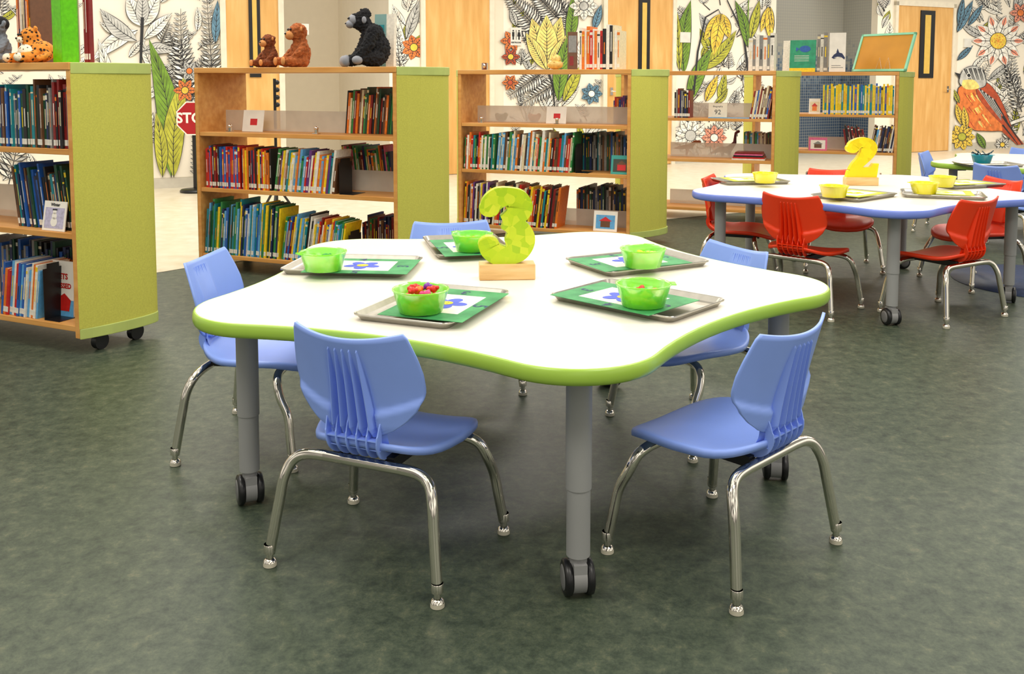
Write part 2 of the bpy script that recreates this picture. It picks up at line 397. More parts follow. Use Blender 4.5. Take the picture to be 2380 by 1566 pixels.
leaf(m,(1770,170),(1790,90),9,ORG); leaf(m,(1640,236),(1668,175),12,YEL); flower(m,1605,315,44,9,WHT,GRY); flower(m,1660,320,30,8,PNK,WHT)
m.build('mural',mats_m,wall)
m=new_mural(); ground(m,2035,2072); rnd_fill(m,2037,2072,0,160,7,20); m.build('mural',mats_m,wall)
# panel G
m=new_mural(); ground(m,2222,3000)
rnd_fill(m,2225,2440,10,340,34,22)
leaf(m,(2225,75),(2262,0),10,BLU); leaf(m,(2228,60),(2240,-8),8,BLU); leaf(m,(2250,60),(2285,10),8,BLU); leaf(m,(2225,140),(2262,105),7,BLU)
flower(m,2320,95,62,10,WHT,YEL,w=.24,cr=.3)
for i in range(10):
    a=2*PI*i/10; leaf(m,(2320+cos(a)*36,95+sin(a)*36),(2320+cos(a)*59,95+sin(a)*59),6,PNK,0.1,0)
for k in range(20): 
    a=k*2.4; r_=1.0+k*.75; mpoly(m,[(2320+r_*cos(a)+1.5*cos(q),95+r_*sin(a)+1.5*sin(q)) for q in range(6)],ORG)
flower(m,2372,30,26,6,PNK,ORG); mline(m,[(2335,150),(2350,220),(2380,300)],3)
fern(m,(2375,260),(2340,150),28,11); fern(m,(2340,335),(2370,200),20,11,bend=5)
mline(m,[(2400,268),(2340,290),(2280,284),(2262,270)],11,INK); mline(m,[(2400,268),(2340,290),(2280,284),(2264,271)],8,WHT)
smooth=lambda pts:[(p.x,p.y) for p in cat_mull([(x,y,0) for x,y in pts]+[(pts[0][0],pts[0][1],0)],4)][:-1]
RB=random.Random(3)
body=smooth([(2228,205),(2240,196),(2262,190),(2290,196),(2312,222),(2326,262),(2336,300),(2318,304),(2290,304),(2260,300),(2236,274),(2225,240)])
mpoly(m,[(2280+(x-2280)*1.025,250+(y-250)*1.025) for x,y in body],INK); mpoly(m,body,ORG)
for k in range(60):
    x=RB.uniform(2234,2300); y=RB.uniform(206,286)
    if x<2238+(y-200)*.15: continue
    l=RB.uniform(8,18); mline(m,[(x,y),(x+l*.3,y+l*.5),(x+l*.7,y+l)],RB.uniform(2,4.5),RB.choice([RED,PYL,YEL,RED,ORG]))
wing=smooth([(2268,200),(2292,192),(2316,215),(2336,255),(2352,306),(2322,282),(2294,252),(2274,226)])
mpoly(m,[(2310+(x-2310)*1.04,248+(y-248)*1.03) for x,y in wing],INK); mpoly(m,wing,RED)
for k in range(10): mline(m,[(2274+k*4,204+k*3),(2298+k*4.6,240+k*4.4),(2328+k*2.4,280+k*2.6)],3.6,INK if k%2 else GRY)
mpoly(m,[(2326,262),(2352,300),(2380,335),(2364,337),(2330,306)],RED); mline(m,[(2330,270),(2358,310),(2376,336)],5); mline(m,[(2330,290),(2350,315),(2366,336)],4)
head=smooth([(2232,176),(2240,162),(2258,154),(2276,158),(2288,174),(2290,198),(2266,206),(2242,202),(2230,192)])
mpoly(m,[(2260+(x-2260)*1.05,180+(y-180)*1.05) for x,y in head],INK); mpoly(m,head,GRY)
for k in range(14): mline(m,[(2238+k*3.6,162-4*sin(k*.24)),(2243+k*3.5,172),(2250+k*3.2,186)],3.0,INK if k%3 else GRY)
mpoly(m,smooth([(2238,186),(2264,186),(2276,204),(2250,208),(2236,200)]),PYL); mpoly(m,[(2233,172),(2218,168),(2231,184)],INK)
mpoly(m,[(2252+6*cos(k),175+6*sin(k)) for k in range(6)],WHT); mpoly(m,[(2252+4.5*cos(k),175+4.5*sin(k)) for k in range(6)],INK)
mline(m,[(2286,298),(2284,284)],3,ORG); mline(m,[(2300,300),(2300,286)],3,ORG)
flower(m,2236,318,32,9,YEL,OLV); flower(m,2330,336,18,8,WHT,YEL); leaf(m,(2236,290),(2222,240),9,YEL); leaf(m,(2246,300),(2240,246),9,YEL); leaf(m,(2290,345),(2270,308),9,GRN); leaf(m,(2230,240),(2214,205),6,OLV)
m.build('mural',mats_m,wall)
# wall signs
def wsign(px,py,w,h,label,lines=(),pict=False):
    c=atplane(px,py,W0,wb); s=(c-W0).dot(wd)
    M=MW@Matrix.Translation((s,0,c.z))
    mb=MB(); mb.box(-w/2,w/2,-.03,0,-h/2,h/2,0,M)
    R=Matrix.Rotation(PI/2,4,'X'); y=-.0315
    for t,sz,zz in lines:
        v,f=text_geo(t,sz,.001); mb.add(v,f,1,M=M@Matrix.Translation((0,y,zz))@R)
    if pict:
        for sx_,dress in ((-.04,0),(.04,1)):
            cc=[(sx_+.011*cos(2*PI*k/10),.07+.011*sin(2*PI*k/10)) for k in range(10)]
            mb.add([(x,y,z) for x,z in cc],[tuple(range(10))],1,M=M)
            b=[(-.016,.055),(.016,.055),(.026 if dress else .016,-.0),(.01,0),(.01,-.04),(-.01,-.04),(-.01,0),(-.026 if dress else -.016,0)]
            mb.add([(sx_+x,y,z) for x,z in b],[tuple(range(8))],1,M=M)
        mb.box(-.003,.003,-.0317,-.03,-.04,.08,1,M)
    o=mb.build('wall_sign',[pm('sign_plate',(222,220,212),.4),pm('sign_ink',(24,24,26),.6)]); tag(o,label,'sign')
wsign(1197,85,.15,.22,'white restroom sign with two figures on the mural beside the yellow tulip',(('RESTROOM',.026,-.075),),True)
wsign(700,68,.16,.12,'small plain plaque on the pale recess wall above the brown plush toys')
wsign(1590,87,.17,.14,'small grey plaque on the mural between green leaves and yellow flower')
wsign(2246,100,.17,.14,'small grey plaque on the mural left of the pink daisy')
# ---------------------------------------------------------------- table
def outline(a0,off=0,rc=.72,rho=.2,rin=.72):
    c36=cos(rad(36)); Rc=(rc*rc+rin*rin-2*rc*rin*c36-rho*rho)/(2*rho-2*rin+2*rc*c36)
    pts=[]
    for k in range(5):
        a=a0+rad(72)*k; L=Vector((rc*cos(a),rc*sin(a))); D=a+rad(36); Cc=Vector(((Rc+rin)*cos(D),(Rc+rin)*sin(D)))
        v=Cc-L; beta=(math.atan2(v.y,v.x)-a+PI)%(2*PI)-PI
        for i in range(15):
            t=a-beta+2*beta*i/14; pts.append((L.x+(rho-off)*cos(t),L.y+(rho-off)*sin(t)))
        u=L-Cc; g=(math.atan2(u.y,u.x)-(D+PI)+PI)%(2*PI)-PI
        for i in range(1,12):
            t=D+PI+g-2*g*i/12; pts.append((Cc.x+(Rc+off)*cos(t),Cc.y+(Rc+off)*sin(t)))
    return pts
TZ=.56
def table(loc,a0,edge_mat,label,name='activity_table',dA=(0,0,0,0,0)):
    t=empty(name,loc,0,label,'table')
    mb=MB(); mb.prism(outline(a0,.007),TZ-.03,TZ); mb.build('tabletop',M_white,t)
    prof=[(.0072,TZ-.001),(.005,TZ+.0002),(.0022,TZ-.0015),(.0002,TZ-.006),(-.0012,TZ-.012),(-.0016,TZ-.018),(-.001,TZ-.025),(.001,TZ-.031),(.005,TZ-.036),(.011,TZ-.038),(.02,TZ-.038),(.02,TZ-.028)]
    mb=MB(); rings=[outline(a0,o_) for o_,z in prof]; n=len(rings[0]); vs=[];fs=[]
    for rg,(o_,z) in zip(rings,prof): vs+= [(p[0],p[1],z) for p in rg]
    for i in range(len(prof)-1):
        for k in range(n):
            k2=(k+1)%n; fs.append((i*n+k2,i*n+k,(i+1)*n+k,(i+1)*n+k2))
    mb.add(vs,fs,0,True); mb.build('edge_band',edge_mat,t)
    for k in range(5):
        a=a0+rad(72*k+dA[k]); x,y=.775*cos(a),.775*sin(a)
        mb=MB(); mb.tube([(x,y,TZ-.031),(x,y,.40),(x,y,.248)],.0292,28); mb.tube([(x,y,.249),(x,y,.18),(x,y,.094)],.0268,28)
        lg=mb.build('leg',M_leg,t)
        mb=MB(); M=Matrix.Translation((x,y,0))@Matrix.Rotation(a,4,'Z'); mb.box(-.075,.05,-.05,.05,TZ-.038,TZ-.0305,0,M)
        mb.prism([(-.09,-.006),(-.03,-.006),(-.03,.006),(-.09,.006)],TZ-.06,TZ-.03,0,M); mb.build('bracket',M_dgrey,lg)
        ca=[rad(8),a0+1.2,a0+.3,.4,rad(24)][k]
        M=Matrix.Translation((x,y,0))@Matrix.Rotation(ca,4,'Z')
        X=Matrix.Rotation(PI/2,4,'Y')
        mb=MB(); mb.tube([(-.015,0.004,.044),(.015,0.004,.044)],.038,28,0,M); mb.tube([(0,0,.06),(0,0,.100)],.020,14,0,M); mb.prism([(-.015,-.030),(.015,-.030),(.015,.034),(-.015,.034)],.04,.082,0,M)
        cs=mb.build('caster',M_lgrey,lg)
        for s_ in (-1,1):
            mb=MB(); Mw=M@Matrix.Translation((s_*.0245,.004,.0405))@X
            mb.lathe([(0,-.0095),(.034,-.0095),(.0392,-.007),(.0405,0),(.0392,.007),(.034,.0095),(0,.0095)],(0,0,0),32,0,Mw)
            w=mb.build('wheel',M_black,lg)
            mb=MB(); mb.lathe([(0,.0125*s_),(.018,.0122*s_),(.027,.0105*s_),(.028,.009*s_)],(0,0,0),28,0,Mw)
            w2=mb.build('hub',pm('hub_grey',(112,112,112),.45),lg)
    return t
T1=Vector((0,2.79,0)); T2=Vector((1.866,5.13,0)); T3=Vector((3.95,6.75,0))
table(T1,rad(-79),M_lime,'large white flower-shaped table with lime green edge under the number three',dA=(0,-4,-3,0,-6))
table(T2,rad(-96),M_bedge,'white flower-shaped table with blue edge under the yellow number two')
table(T3,rad(-108),M_lime,'far white table with green edge, cut off at right side of photo')
# ---------------------------------------------------------------- chair
def backy(x,v): return -.150-.060*v**1.25+.042*(x/.16)**2
def backz(v,u): return .345+.236*v+.016*u*u*v
HW=[(0,.035),(.03,.070),(.08,.098),(.16,.126),(.26,.150),(.36,.164),(.46,.170),(.6,.169),(.75,.162),(.9,.152),(.97,.147),(1,.141)]
def make_chair(mat):
    t=empty('school_chair')
    mb=MB(); N=48; vs=[];fs=[]
    sg=lambda x:(1 if x>=0 else -1)
    scl=[i/8 for i in range(1,8)]+[.96,1.0,1.012,1.008]
    vs.append((0,.015,.298))
    for ki,s in enumerate(scl):
        for j in range(N):
            th=2*PI*j/N; c,sn=cos(th),sin(th)
            x=.190*sg(c)*abs(c)**.58; y=.176*sg(sn)*abs(sn)**.68
            x*=1-.30*max(0,-y/.176)**1.3; y+= .018*(1-(x/.19)**2) if y>0 else 0
            x*=s; y*=s
            z=.298+.016*(x/.18)**2+ (.030*max(0,(-y-.06)/.1)**2) - .020*max(0,(y-.07)/.11)**2
            if ki==len(scl)-3: z-=.003
            if ki==len(scl)-2: z-=.009
            if ki==len(scl)-1: z-=.020
            vs.append((x,y+.015,z))
    for j in range(N): fs.append((0,1+j,1+(j+1)%N))
    for k in range(len(scl)-1):
        for j in range(N):
            j2=(j+1)%N; fs.append((1+k*N+j,1+(k+1)*N+j,1+(k+1)*N+j2,1+k*N+j2))
    mb.add(vs,fs,0,True); o=mb.build('seat',mat,t); so=o.modifiers.new('solid','SOLIDIFY'); so.thickness=.006; so.offset=-1
    mb=MB(); nu,nv=60,28; vs=[];fs=[]
    for j in range(nv+1):
        v=(j/nv)**1.3 if j<nv else 1
        hw=interp(HW,v)
        for i in range(nu+1):
            u=-1+2*i/nu; x=u*hw
            lim=.25+.14*u*u
            step=.010*max(0,min(1,(lim-v)/.05))*max(0,min(1,(v+.05)/.15))
            fw=.050+.014*(1-v); inr=max(0,min(1,(fw-abs(x))/.010)); rec=.008*inr*max(0,min(1,(.92-v)/.4))
            vs.append((x,backy(x,v)-step*(1-inr)+rec,backz(v,u)))
    for j in range(nv):
        for i in range(nu):
            a=j*(nu+1)+i; fs.append((a,a+1,a+nu+2,a+nu+1))
    mb.add(vs,fs,0,True); o=mb.build('backrest',mat,t); so=o.modifiers.new('solid','SOLIDIFY'); so.thickness=.007; so.offset=0
    mb=MB()
    for i in range(-2,3):
        vs=[];n=20
        for k in range(n+1):
            v=.0+.92*k/n; x=i*(.0175+.0075*(1-v)); hh=.001+.022*(1-v)**.9*min(1,(v+.03)*8); w=.0022+.0026*(1-v)
            if k==n: hh=-.004
            y=backy(x,v); z=backz(v,0)
            vs+=[(x-w*2.0,y+.006,z),(x-w*.25,y-.003-hh,z),(x+w*.25,y-.003-hh,z),(x+w*2.0,y+.006,z)]
        fs=[(0,1,2,3)]
        for k in range(n):
            a=k*4
            for q in range(3): fs.append((a+q,a+q+1,a+5+q,a+4+q))
        mb.add(vs,fs,0,False)
    mb.build('back_fins',mat,t)
    path=cat_mull([(0,-.150,.392),(0,-.152,.352),(0,-.143,.322),(0,-.117,.298),(0,-.07,.288)],5)
    mb=MB(); hw_=.078; vs=[];fs=[];n=len(path)
    for p in path:
        for u in (-1,-.6,-.2,.2,.6,1): vs.append((u*hw_,p.y+.010*u*u,p.z+.003*u*u))
    for k in range(n-1):
        for i in range(5):
            a=k*6+i; fs.append((a,a+1,a+7,a+6))
    mb.add(vs,fs,0,True)
    for i in range(6):
        x=-.066+.132*i/5
        vs=[];fs=[]
        for k,p in enumerate(path):
            tt=path[min(n-1,k+1)]-path[max(0,k-1)]; nn=Vector((0,-tt.z,tt.y)).normalized()
            if nn.y>0: nn=-nn
            if nn.z>0: nn=Vector((0,-1,-.3)).normalized()
            hh=.024*sin(PI*min(1,(k+2.0)/(n+1)))
            q=p+nn*hh; xx=x*(1.08-.22*k/n)
            vs+=[(xx-.0016,p.y,p.z),(xx-.0016,q.y,q.z),(xx+.0016,q.y,q.z),(xx+.0016,p.y,p.z)]
        for k in range(n-1):
            a=k*4; fs+=[(a,a+1,a+5,a+4),(a+1,a+2,a+6,a+5),(a+2,a+3,a+7,a+6)]
        mb.add(vs,fs,0,False)
    for z,y in ((.340,-.152),(.315,-.140)):
        mb.box(-.068,.068,y-.018,y,z-.0014,z+.0014)
    mb.build('ribbed_neck',mat,t)
    for sy in (-1,1):
        yb=.128 if sy<0 else .112
        for sx in (-1,1):
            P=[(sx*.2235,sy*.182,.032),(sx*.214,sy*.172,.10),(sx*.2055,sy*.163,.160),(sx*.198,sy*(yb+.026),.212),(sx*.182,sy*(yb+.012),.250),(sx*.150,sy*(yb+.003),.266),(sx*.10,sy*yb,.269)]
            mb=MB(); mb.tube(cat_mull(P,5),.0130,16); lg=mb.build('leg',M_chrome,t)
            f=(sx*.2235,sy*.182,0)
            mb=MB(); mb.lathe([(.0133,.054),(.0139,.053),(.0139,.034)],f,22); mb.lathe([(.0139,.034),(.0085,.033)],f,22,sm=False); mb.lathe([(.0082,.033),(.0082,.018)],f,18); mb.lathe([(.0090,.0195),(.0135,.0165),(.0155,.011)],f,22); mb.lathe([(.0158,.011),(.0158,.001)],f,22,1); mb.lathe([(.0158,.001),(0,.0)],f,22,1)
            mb.build('glide',[M_chrome,M_pad],lg)
        mb=MB(); mb.tube([(-.10,sy*yb,.269),(.10,sy*yb,.269)],.0130,16); mb.build('crossbar',M_chrome,t)
    mb=MB()
    for sx in (-1,1):
        mb.box(sx*.07-.012,sx*.07+.012,-.12,.13,.262,.288)
    mb.build('mounting_rail',M_black,t)
    return t
blue=make_chair(M_bchair); red=make_chair(M_rchair)
usedc={}
def put_chair(proto,x,y,face,label,group):
    o=proto if proto.name not in usedc else copy_tree(proto)
    usedc[proto.name]=1
    o.location=(x,y,0); o.rotation_euler=(0,0,rad(face-90)); tag(o,label,'chair',group)
G1='blue chairs around the table with the number three'; G2='red chairs around the table with the number two'; G3='blue chairs around the far table'
put_chair(blue,-.298,2.235,67,'nearest blue plastic chair seen from behind, left of the front table leg',G1)
put_chair(blue,.52,2.242,134,'front right blue plastic chair with its whole empty seat visible',G1)
put_chair(blue,-.80,2.94,-7,'blue plastic chair at left side of the lime-edged table, beside left leg',G1)
put_chair(blue,.602,3.05,208,'blue plastic chair behind the right side of the lime-edged table',G1)
put_chair(blue,-.212,3.515,-80,'blue plastic chair behind the lime-edged table, only top of backrest showing',G1)
put_chair(red,1.478,4.706,48,'red plastic chair seen from behind, front left of the blue-edged table',G2)
put_chair(red,2.12,4.57,120,'red plastic chair between two casters at front right of blue-edged table',G2)
put_chair(red,1.30,5.36,-24,'red plastic chair at left end of the blue-edged table',G2)
put_chair(red,2.62,5.285,192,'red plastic chair at right end of the blue-edged table',G2)
put_chair(red,2.0,5.73,-96,'red plastic chair tucked behind the blue-edged table and number two',G2)
put_chair(blue,3.34,6.31,36,'blue chair at far right in front of the distant green-edged table',G3)
put_chair(blue,3.34,7.19,-36,'distant blue chair at left end of the far green-edged table',G3)
put_chair(blue,4.2,7.55,-110,'distant blue chair behind the far table near the mural bird',G3)
# ---------------------------------------------------------------- trays, cards, bowls
def make_tray(M_t=M_alu,L=.39,W=.27):
    mb=MB()
    def rr(l,w,r,z,n=6):
        pts=[]
        for cx,cy,a in ((l-r,w-r,0),(-l+r,w-r,PI/2),(-l+r,-w+r,PI),(l-r,-w+r,1.5*PI)):
            for i in range(n+1): t=a+PI/2*i/n; pts.append((cx+r*cos(t),cy+r*sin(t),z))
        return pts
    l,w=L/2,W/2
    rings=[rr(l-.018,w-.018,.012,.0015),rr(l-.012,w-.012,.018,.004),rr(l-.004,w-.004,.022,.017),rr(l-.001,w-.001,.024,.0185),rr(l,w,.025,.017),rr(l,w,.025,.014),rr(l-.005,w-.005,.022,.013),rr(l-.014,w-.014,.018,.0),]
    n=len(rings[0]); vs=[p for r in rings for p in r]; fs=[tuple(range(n))]
    for i in range(len(rings)-1):
        for k in range(n): k2=(k+1)%n; fs.append((i*n+k2,i*n+k,(i+1)*n+k,(i+1)*n+k2))
    fs.append(tuple((len(rings)-1)*n+k for k in reversed(range(n))))
    mb.add(vs,fs,0,False); return mb.build('baking_tray',M_t)
tray0=make_tray()
five=text_geo('5',.055,.0008); three=text_geo('3',.05,.0008); four=text_geo('4',.05,.0008)
def make_card():
    mb=MB(); l,w=.160,.112
    mb.box(-l,l,-w,w,0,.0012,0)
    mb.box(-.095,.095,-.072,.072,.0012,.0018,1)
    Mf=Matrix.Translation((0,0,.0021))
    for k in range(5):
        a=2*PI*k/5+.3; c=(cos(a)*.032,sin(a)*.032)
        e=[(c[0]+cos(a)*.026*cos(t)-sin(a)*.019*sin(t),c[1]+sin(a)*.026*cos(t)+cos(a)*.019*sin(t),k*.0001) for t in [2*PI*i/16 for i in range(16)]]
        mb.add(e,[tuple(range(16))],2,M=Mf)
    e=[(.018*cos(2*PI*i/16),.018*sin(2*PI*i/16),.0006) for i in range(16)]; mb.add(e,[tuple(range(16))],3,M=Mf)
    for sx in (-1,1): mb.add([(sx*.005+.002*cos(i),.004+.002*sin(i),.0009) for i in range(6)],[tuple(range(6))],4,M=Mf)
    sm=[(-.007+.014*i/6,-.004-.004*sin(PI*i/6)) for i in range(7)]
    mb.add([(x,y,.0009) for x,y in sm]+[(x,y-.0016,.0009) for x,y in sm],[(i,i+1,8+i,7+i) for i in range(6)],4,M=Mf)
    for g,x,y,r in ((five,.128,.0,PI/2),(five,0,.091,0),(three,-.128,.0,-PI/2),(four,.02,-.091,PI)):
        mb.add(g[0],g[1],4,M=Matrix.Translation((x,y,.0016))@Matrix.Rotation(r,4,'Z'))
    return mb.build('counting_card',[M_mat,M_wpaper,M_blue,M_yel,M_dkblue])
card0=make_card()
def make_bowl(m,r=.067,h=.056):
    mb=MB(); rb=r*.80
    mb.lathe([(0,.003),(rb-.003,.003),(r-.002,h-.005),(r-.001,h),(r+.003,h),(r+.0035,h-.003),(r+.001,h-.005),(rb,.0),(0,0)],(0,0,0),40)
    mb.box(r,r+.014,-.016,.016,h-.003,h)
    return mb.build('bowl',m)
bowl0=make_bowl(M_green_bowl)
used=set()
def inst(o,loc,rz,label,cat,group,rx=0,ry=0):
    c=o if o.name not in used else o.copy()
    if o.name in used: C.objects.link(c)
    used.add(o.name)
    c.location=loc; c.rotation_euler=(rx,ry,rz); tag(c,label,cat,group); return c
ccol=[pm('counter_'+n,c,.4) for n,c in (('red',(222,40,24)),('yellow',(250,205,20)),('purple',(120,40,160)),('orange',(248,120,16)),('green',(30,150,50)),('pink',(230,60,130)))]
cn=['red','yellow','purple','orange','green','pink']
cproto=[]
for m_ in ccol:
    mb=MB(); mb.ball((0,0,.009),(.011,.009,.009)); mb.ball((.013,0,.011),.0062,nu=10,nv=7); mb.ball((-.006,.009,.009),.005,nu=8,nv=6); mb.ball((-.006,-.009,.009),.005,nu=8,nv=6); cproto.append(mb.build('counter',m_))
SPT=[('front left',(1011,712),68,(978,716),(1046,708)),('front right',(1480,700),-42,(1495,702),(1440,693)),('left',(822,620),172,(752,620),(850,621)),('right rear',(1480,612),28,(1494,612),(1458,608)),('rear',(1085,575),102,(1098,574),(1092,576))]
for i,(nm,tp,ang,bp,fp) in enumerate(SPT):
    p=at(tp[0],tp[1],TZ+.004)
    inst(tray0,(p.x,p.y,TZ+.0005),rad(ang),'silver baking tray at %s place of the lime-edged table'%nm,'tray','trays on the lime-edged table')
    q=at(fp[0],fp[1],TZ+.02); dx=(Vector((q.x,q.y))-Vector((p.x,p.y)))*.75
    inst(card0,(p.x+dx.x,p.y+dx.y,TZ+.0195),rad(ang+[2,-2,3,-2,2][i]+(180 if i in(0,) else 0)),'green counting card with blue flower on the %s tray'%nm,'card','cards on the trays')
    b=at(bp[0],bp[1]+8,TZ+.022); bz=TZ+.0245
    inst(bowl0,(b.x,b.y,bz),rad(ang+40),'translucent green plastic bowl of counters on the %s tray'%nm,'bowl','green bowls on the trays')
    R=random.Random(i+5)
    for k in range(20 if i==0 else 14):
        ly=0 if k<7 else (1 if k<14 else 2); kk=k%7; rr_=(.031 if kk else .001)+(.006 if ly==1 else .003 if ly==2 else 0); a=k*1.05+ly*.5
        ci=R.choice([0,2,0,4,2,0,5,3] if i==0 else [1,1,3,0,4,1,3,1]) if ly else R.choice([1,3,1,4,1])
        inst(cproto[ci],(b.x+rr_*cos(a),b.y+rr_*sin(a),bz+.004+ly*.0165+R.uniform(0,.006)*ly),R.uniform(0,6),'small %s plastic counter heaped in the bowl on the %s tray'%(cn[ci],nm),'counter','counters in the bowl on the %s tray'%nm,rx=R.uniform(-.5,.5))
for k,pr in enumerate(cproto):
    if pr.name not in used: bpy.data.objects.remove(pr)
# number signs
def ribbon_num(mb,pts,th,M,k_=1.0):
    P=cat_mull([(p[0],p[1],p[2]*k_) for p in pts],7); n=len(P); vs=[];fs=[]
    for i in range(n):
        t=P[min(n-1,i+1)]-P[max(0,i-1)]; t=Vector((t.x,t.y)).normalized(); nn=Vector((-t.y,t.x)); w=P[i].z
        a=(P[i].x+nn.x*w,P[i].y+nn.y*w); b=(P[i].x-nn.x*w,P[i].y-nn.y*w)
        vs+=[(a[0],-th,a[1]),(b[0],-th,b[1]),(b[0],th,b[1]),(a[0],th,a[1])]
    for i in range(n-1):
        k=i*4
        for j in range(4): fs.append((k+j,k+(j+1)%4,k+4+(j+1)%4,k+4+j))
    fs+=[(0,1,2,3),(n*4-1,n*4-2,n*4-3,n*4-4)]
    mb.add(vs,fs,0,False,M)
RXX=Matrix.Rotation(PI/2,4,'X')
def number(kind,loc,rz,h,w,mat,label):
    t=empty('number_sign',loc,rz,label,'number sign')
    bh=h*.205; mb=MB(); mb.box(-w*.5,w*.5,-.033,.033,0,bh); mb.build('base',M_block,t,bevel=.003)
    M=Matrix.Translation((0,0,bh+h*.5-.004))@Matrix.Diagonal((w*1.42,1,h,1)); mb=MB(); th=.021
    if kind==3:
        up=[(-.22,.22,.12),(-.19,.30,.13),(-.10,.37,.13),(.03,.385,.115),(.12,.335,.15),(.15,.24,.17),(.09,.125,.135),(-.05,.055,.085)]
        lo=[(-.05,.055,.085),(.09,.0,.135),(.16,-.15,.19),(.12,-.30,.17),(.02,-.38,.12),(-.11,-.37,.13),(-.21,-.30,.13),(-.235,-.22,.12)]
        ribbon_num(mb,up,th,M); ribbon_num(mb,lo,th*.99,M)
        for q in ((-.22,.235,.13),(-.23,-.24,.135)):
            mb.prism([(q[0]+q[2]*cos(2*PI*k/20),q[1]+q[2]*.85*sin(2*PI*k/20)) for k in range(20)],-th*.97,th*.97,0,M@RXX)
    else:
        up=[(-.20,.22,.12),(-.17,.31,.13),(-.05,.38,.12),(.08,.37,.135),(.145,.265,.17),(.11,.11,.155),(.0,-.06,.125),(-.11,-.2,.115),(-.18,-.34,.11)]
        ribbon_num(mb,up,th,M)
        mb.prism([(-.21+.135*cos(2*PI*k/20),.235+.115*sin(2*PI*k/20)) for k in range(20)],-th*.97,th*.97,0,M@RXX)
        mb.prism([(-.34,-.5),(.32,-.5),(.36,-.14),(.24,-.14),(.18,-.23),(-.06,-.24),(-.3,-.32)],-th*.95,th*.95,0,M@RXX)
    mb.build('numeral',mat,t)
p=at(1178,646,TZ); number(3,(p.x,p.y,TZ),rad(4),.230,.166,M_num3,'lime green numeral 3 standing on a pale wooden block, centre of nearest table')
p=at(2000,430,TZ); number(2,(p.x,p.y,TZ),rad(-3),.225,.18,M_num2,'bright yellow numeral 2 standing on a pale wooden block on blue-edged table')
# table 2 things
bowl2=make_bowl(M_yel_bowl)
mb=MB(); mb.box(-.14,.14,-.105,.105,0,.0012,0); mb.box(-.1,.1,-.07,.07,.0012,.0018,1); 
for k in range(5):
    a=2*PI*k/5; mb.add([(cos(a)*.03+.02*cos(t),sin(a)*.03+.02*sin(t),.0022) for t in [2*PI*i/12 for i in range(12)]],[tuple(range(12))],2)
card2=mb.build('counting_card',[pm('yellow_green_card',(186,196,40),.6),M_wpaper,M_yel])
for (bx,by,tx,ty,ang,nm) in ((1778,425,1742,424,10,'rear left'),(1938,458,1985,458,40,'front'),(2148,450,2190,456,-20,'front right'),(2190,434,2235,432,20,'rear right')):
    p=at(tx,ty,TZ); inst(card2,(p.x,p.y,TZ+.0195),rad(ang),'yellow green card under bowl at %s of the blue-edged table'%nm,'card','cards on the blue-edged table')
    inst(tray0,(p.x,p.y,TZ+.0005),rad(ang),'thin tray at %s of the blue-edged table'%nm,'tray','trays on the blue-edged table')
    b=at(bx,by,TZ+.02); inst(bowl2,(b.x,b.y,TZ+.022),rad(ang+200),'yellow plastic bowl at %s of the blue-edged table'%nm,'bowl','yellow bowls on the blue-edged table')
b=at(2282,378,TZ+.02)
inst(tray0,(b.x+.04,b.y,TZ+.0005),0,'thin tray beneath the teal bowl on the far table','tray','trays on the far table')
bowl3=make_bowl(M_teal_bowl); inst(bowl3,(b.x,b.y,TZ+.019),0,'teal plastic bowl on the far table at right','bowl',None)
mb=MB()
for k in range(9):
    a=k*.7; mb.tube([(b.x,b.y,TZ+.03),(b.x+.04*cos(a),b.y+.04*sin(a),TZ+.08),(b.x+.07*cos(a+.4),b.y+.07*sin(a+.4),TZ+.085+.01*(k%3))],.004,6)
o=mb.build('toy_spider',pm('teal_toy',(20,60,70),.5)); tag(o,'dark leggy toy heaped in the teal bowl','toy')
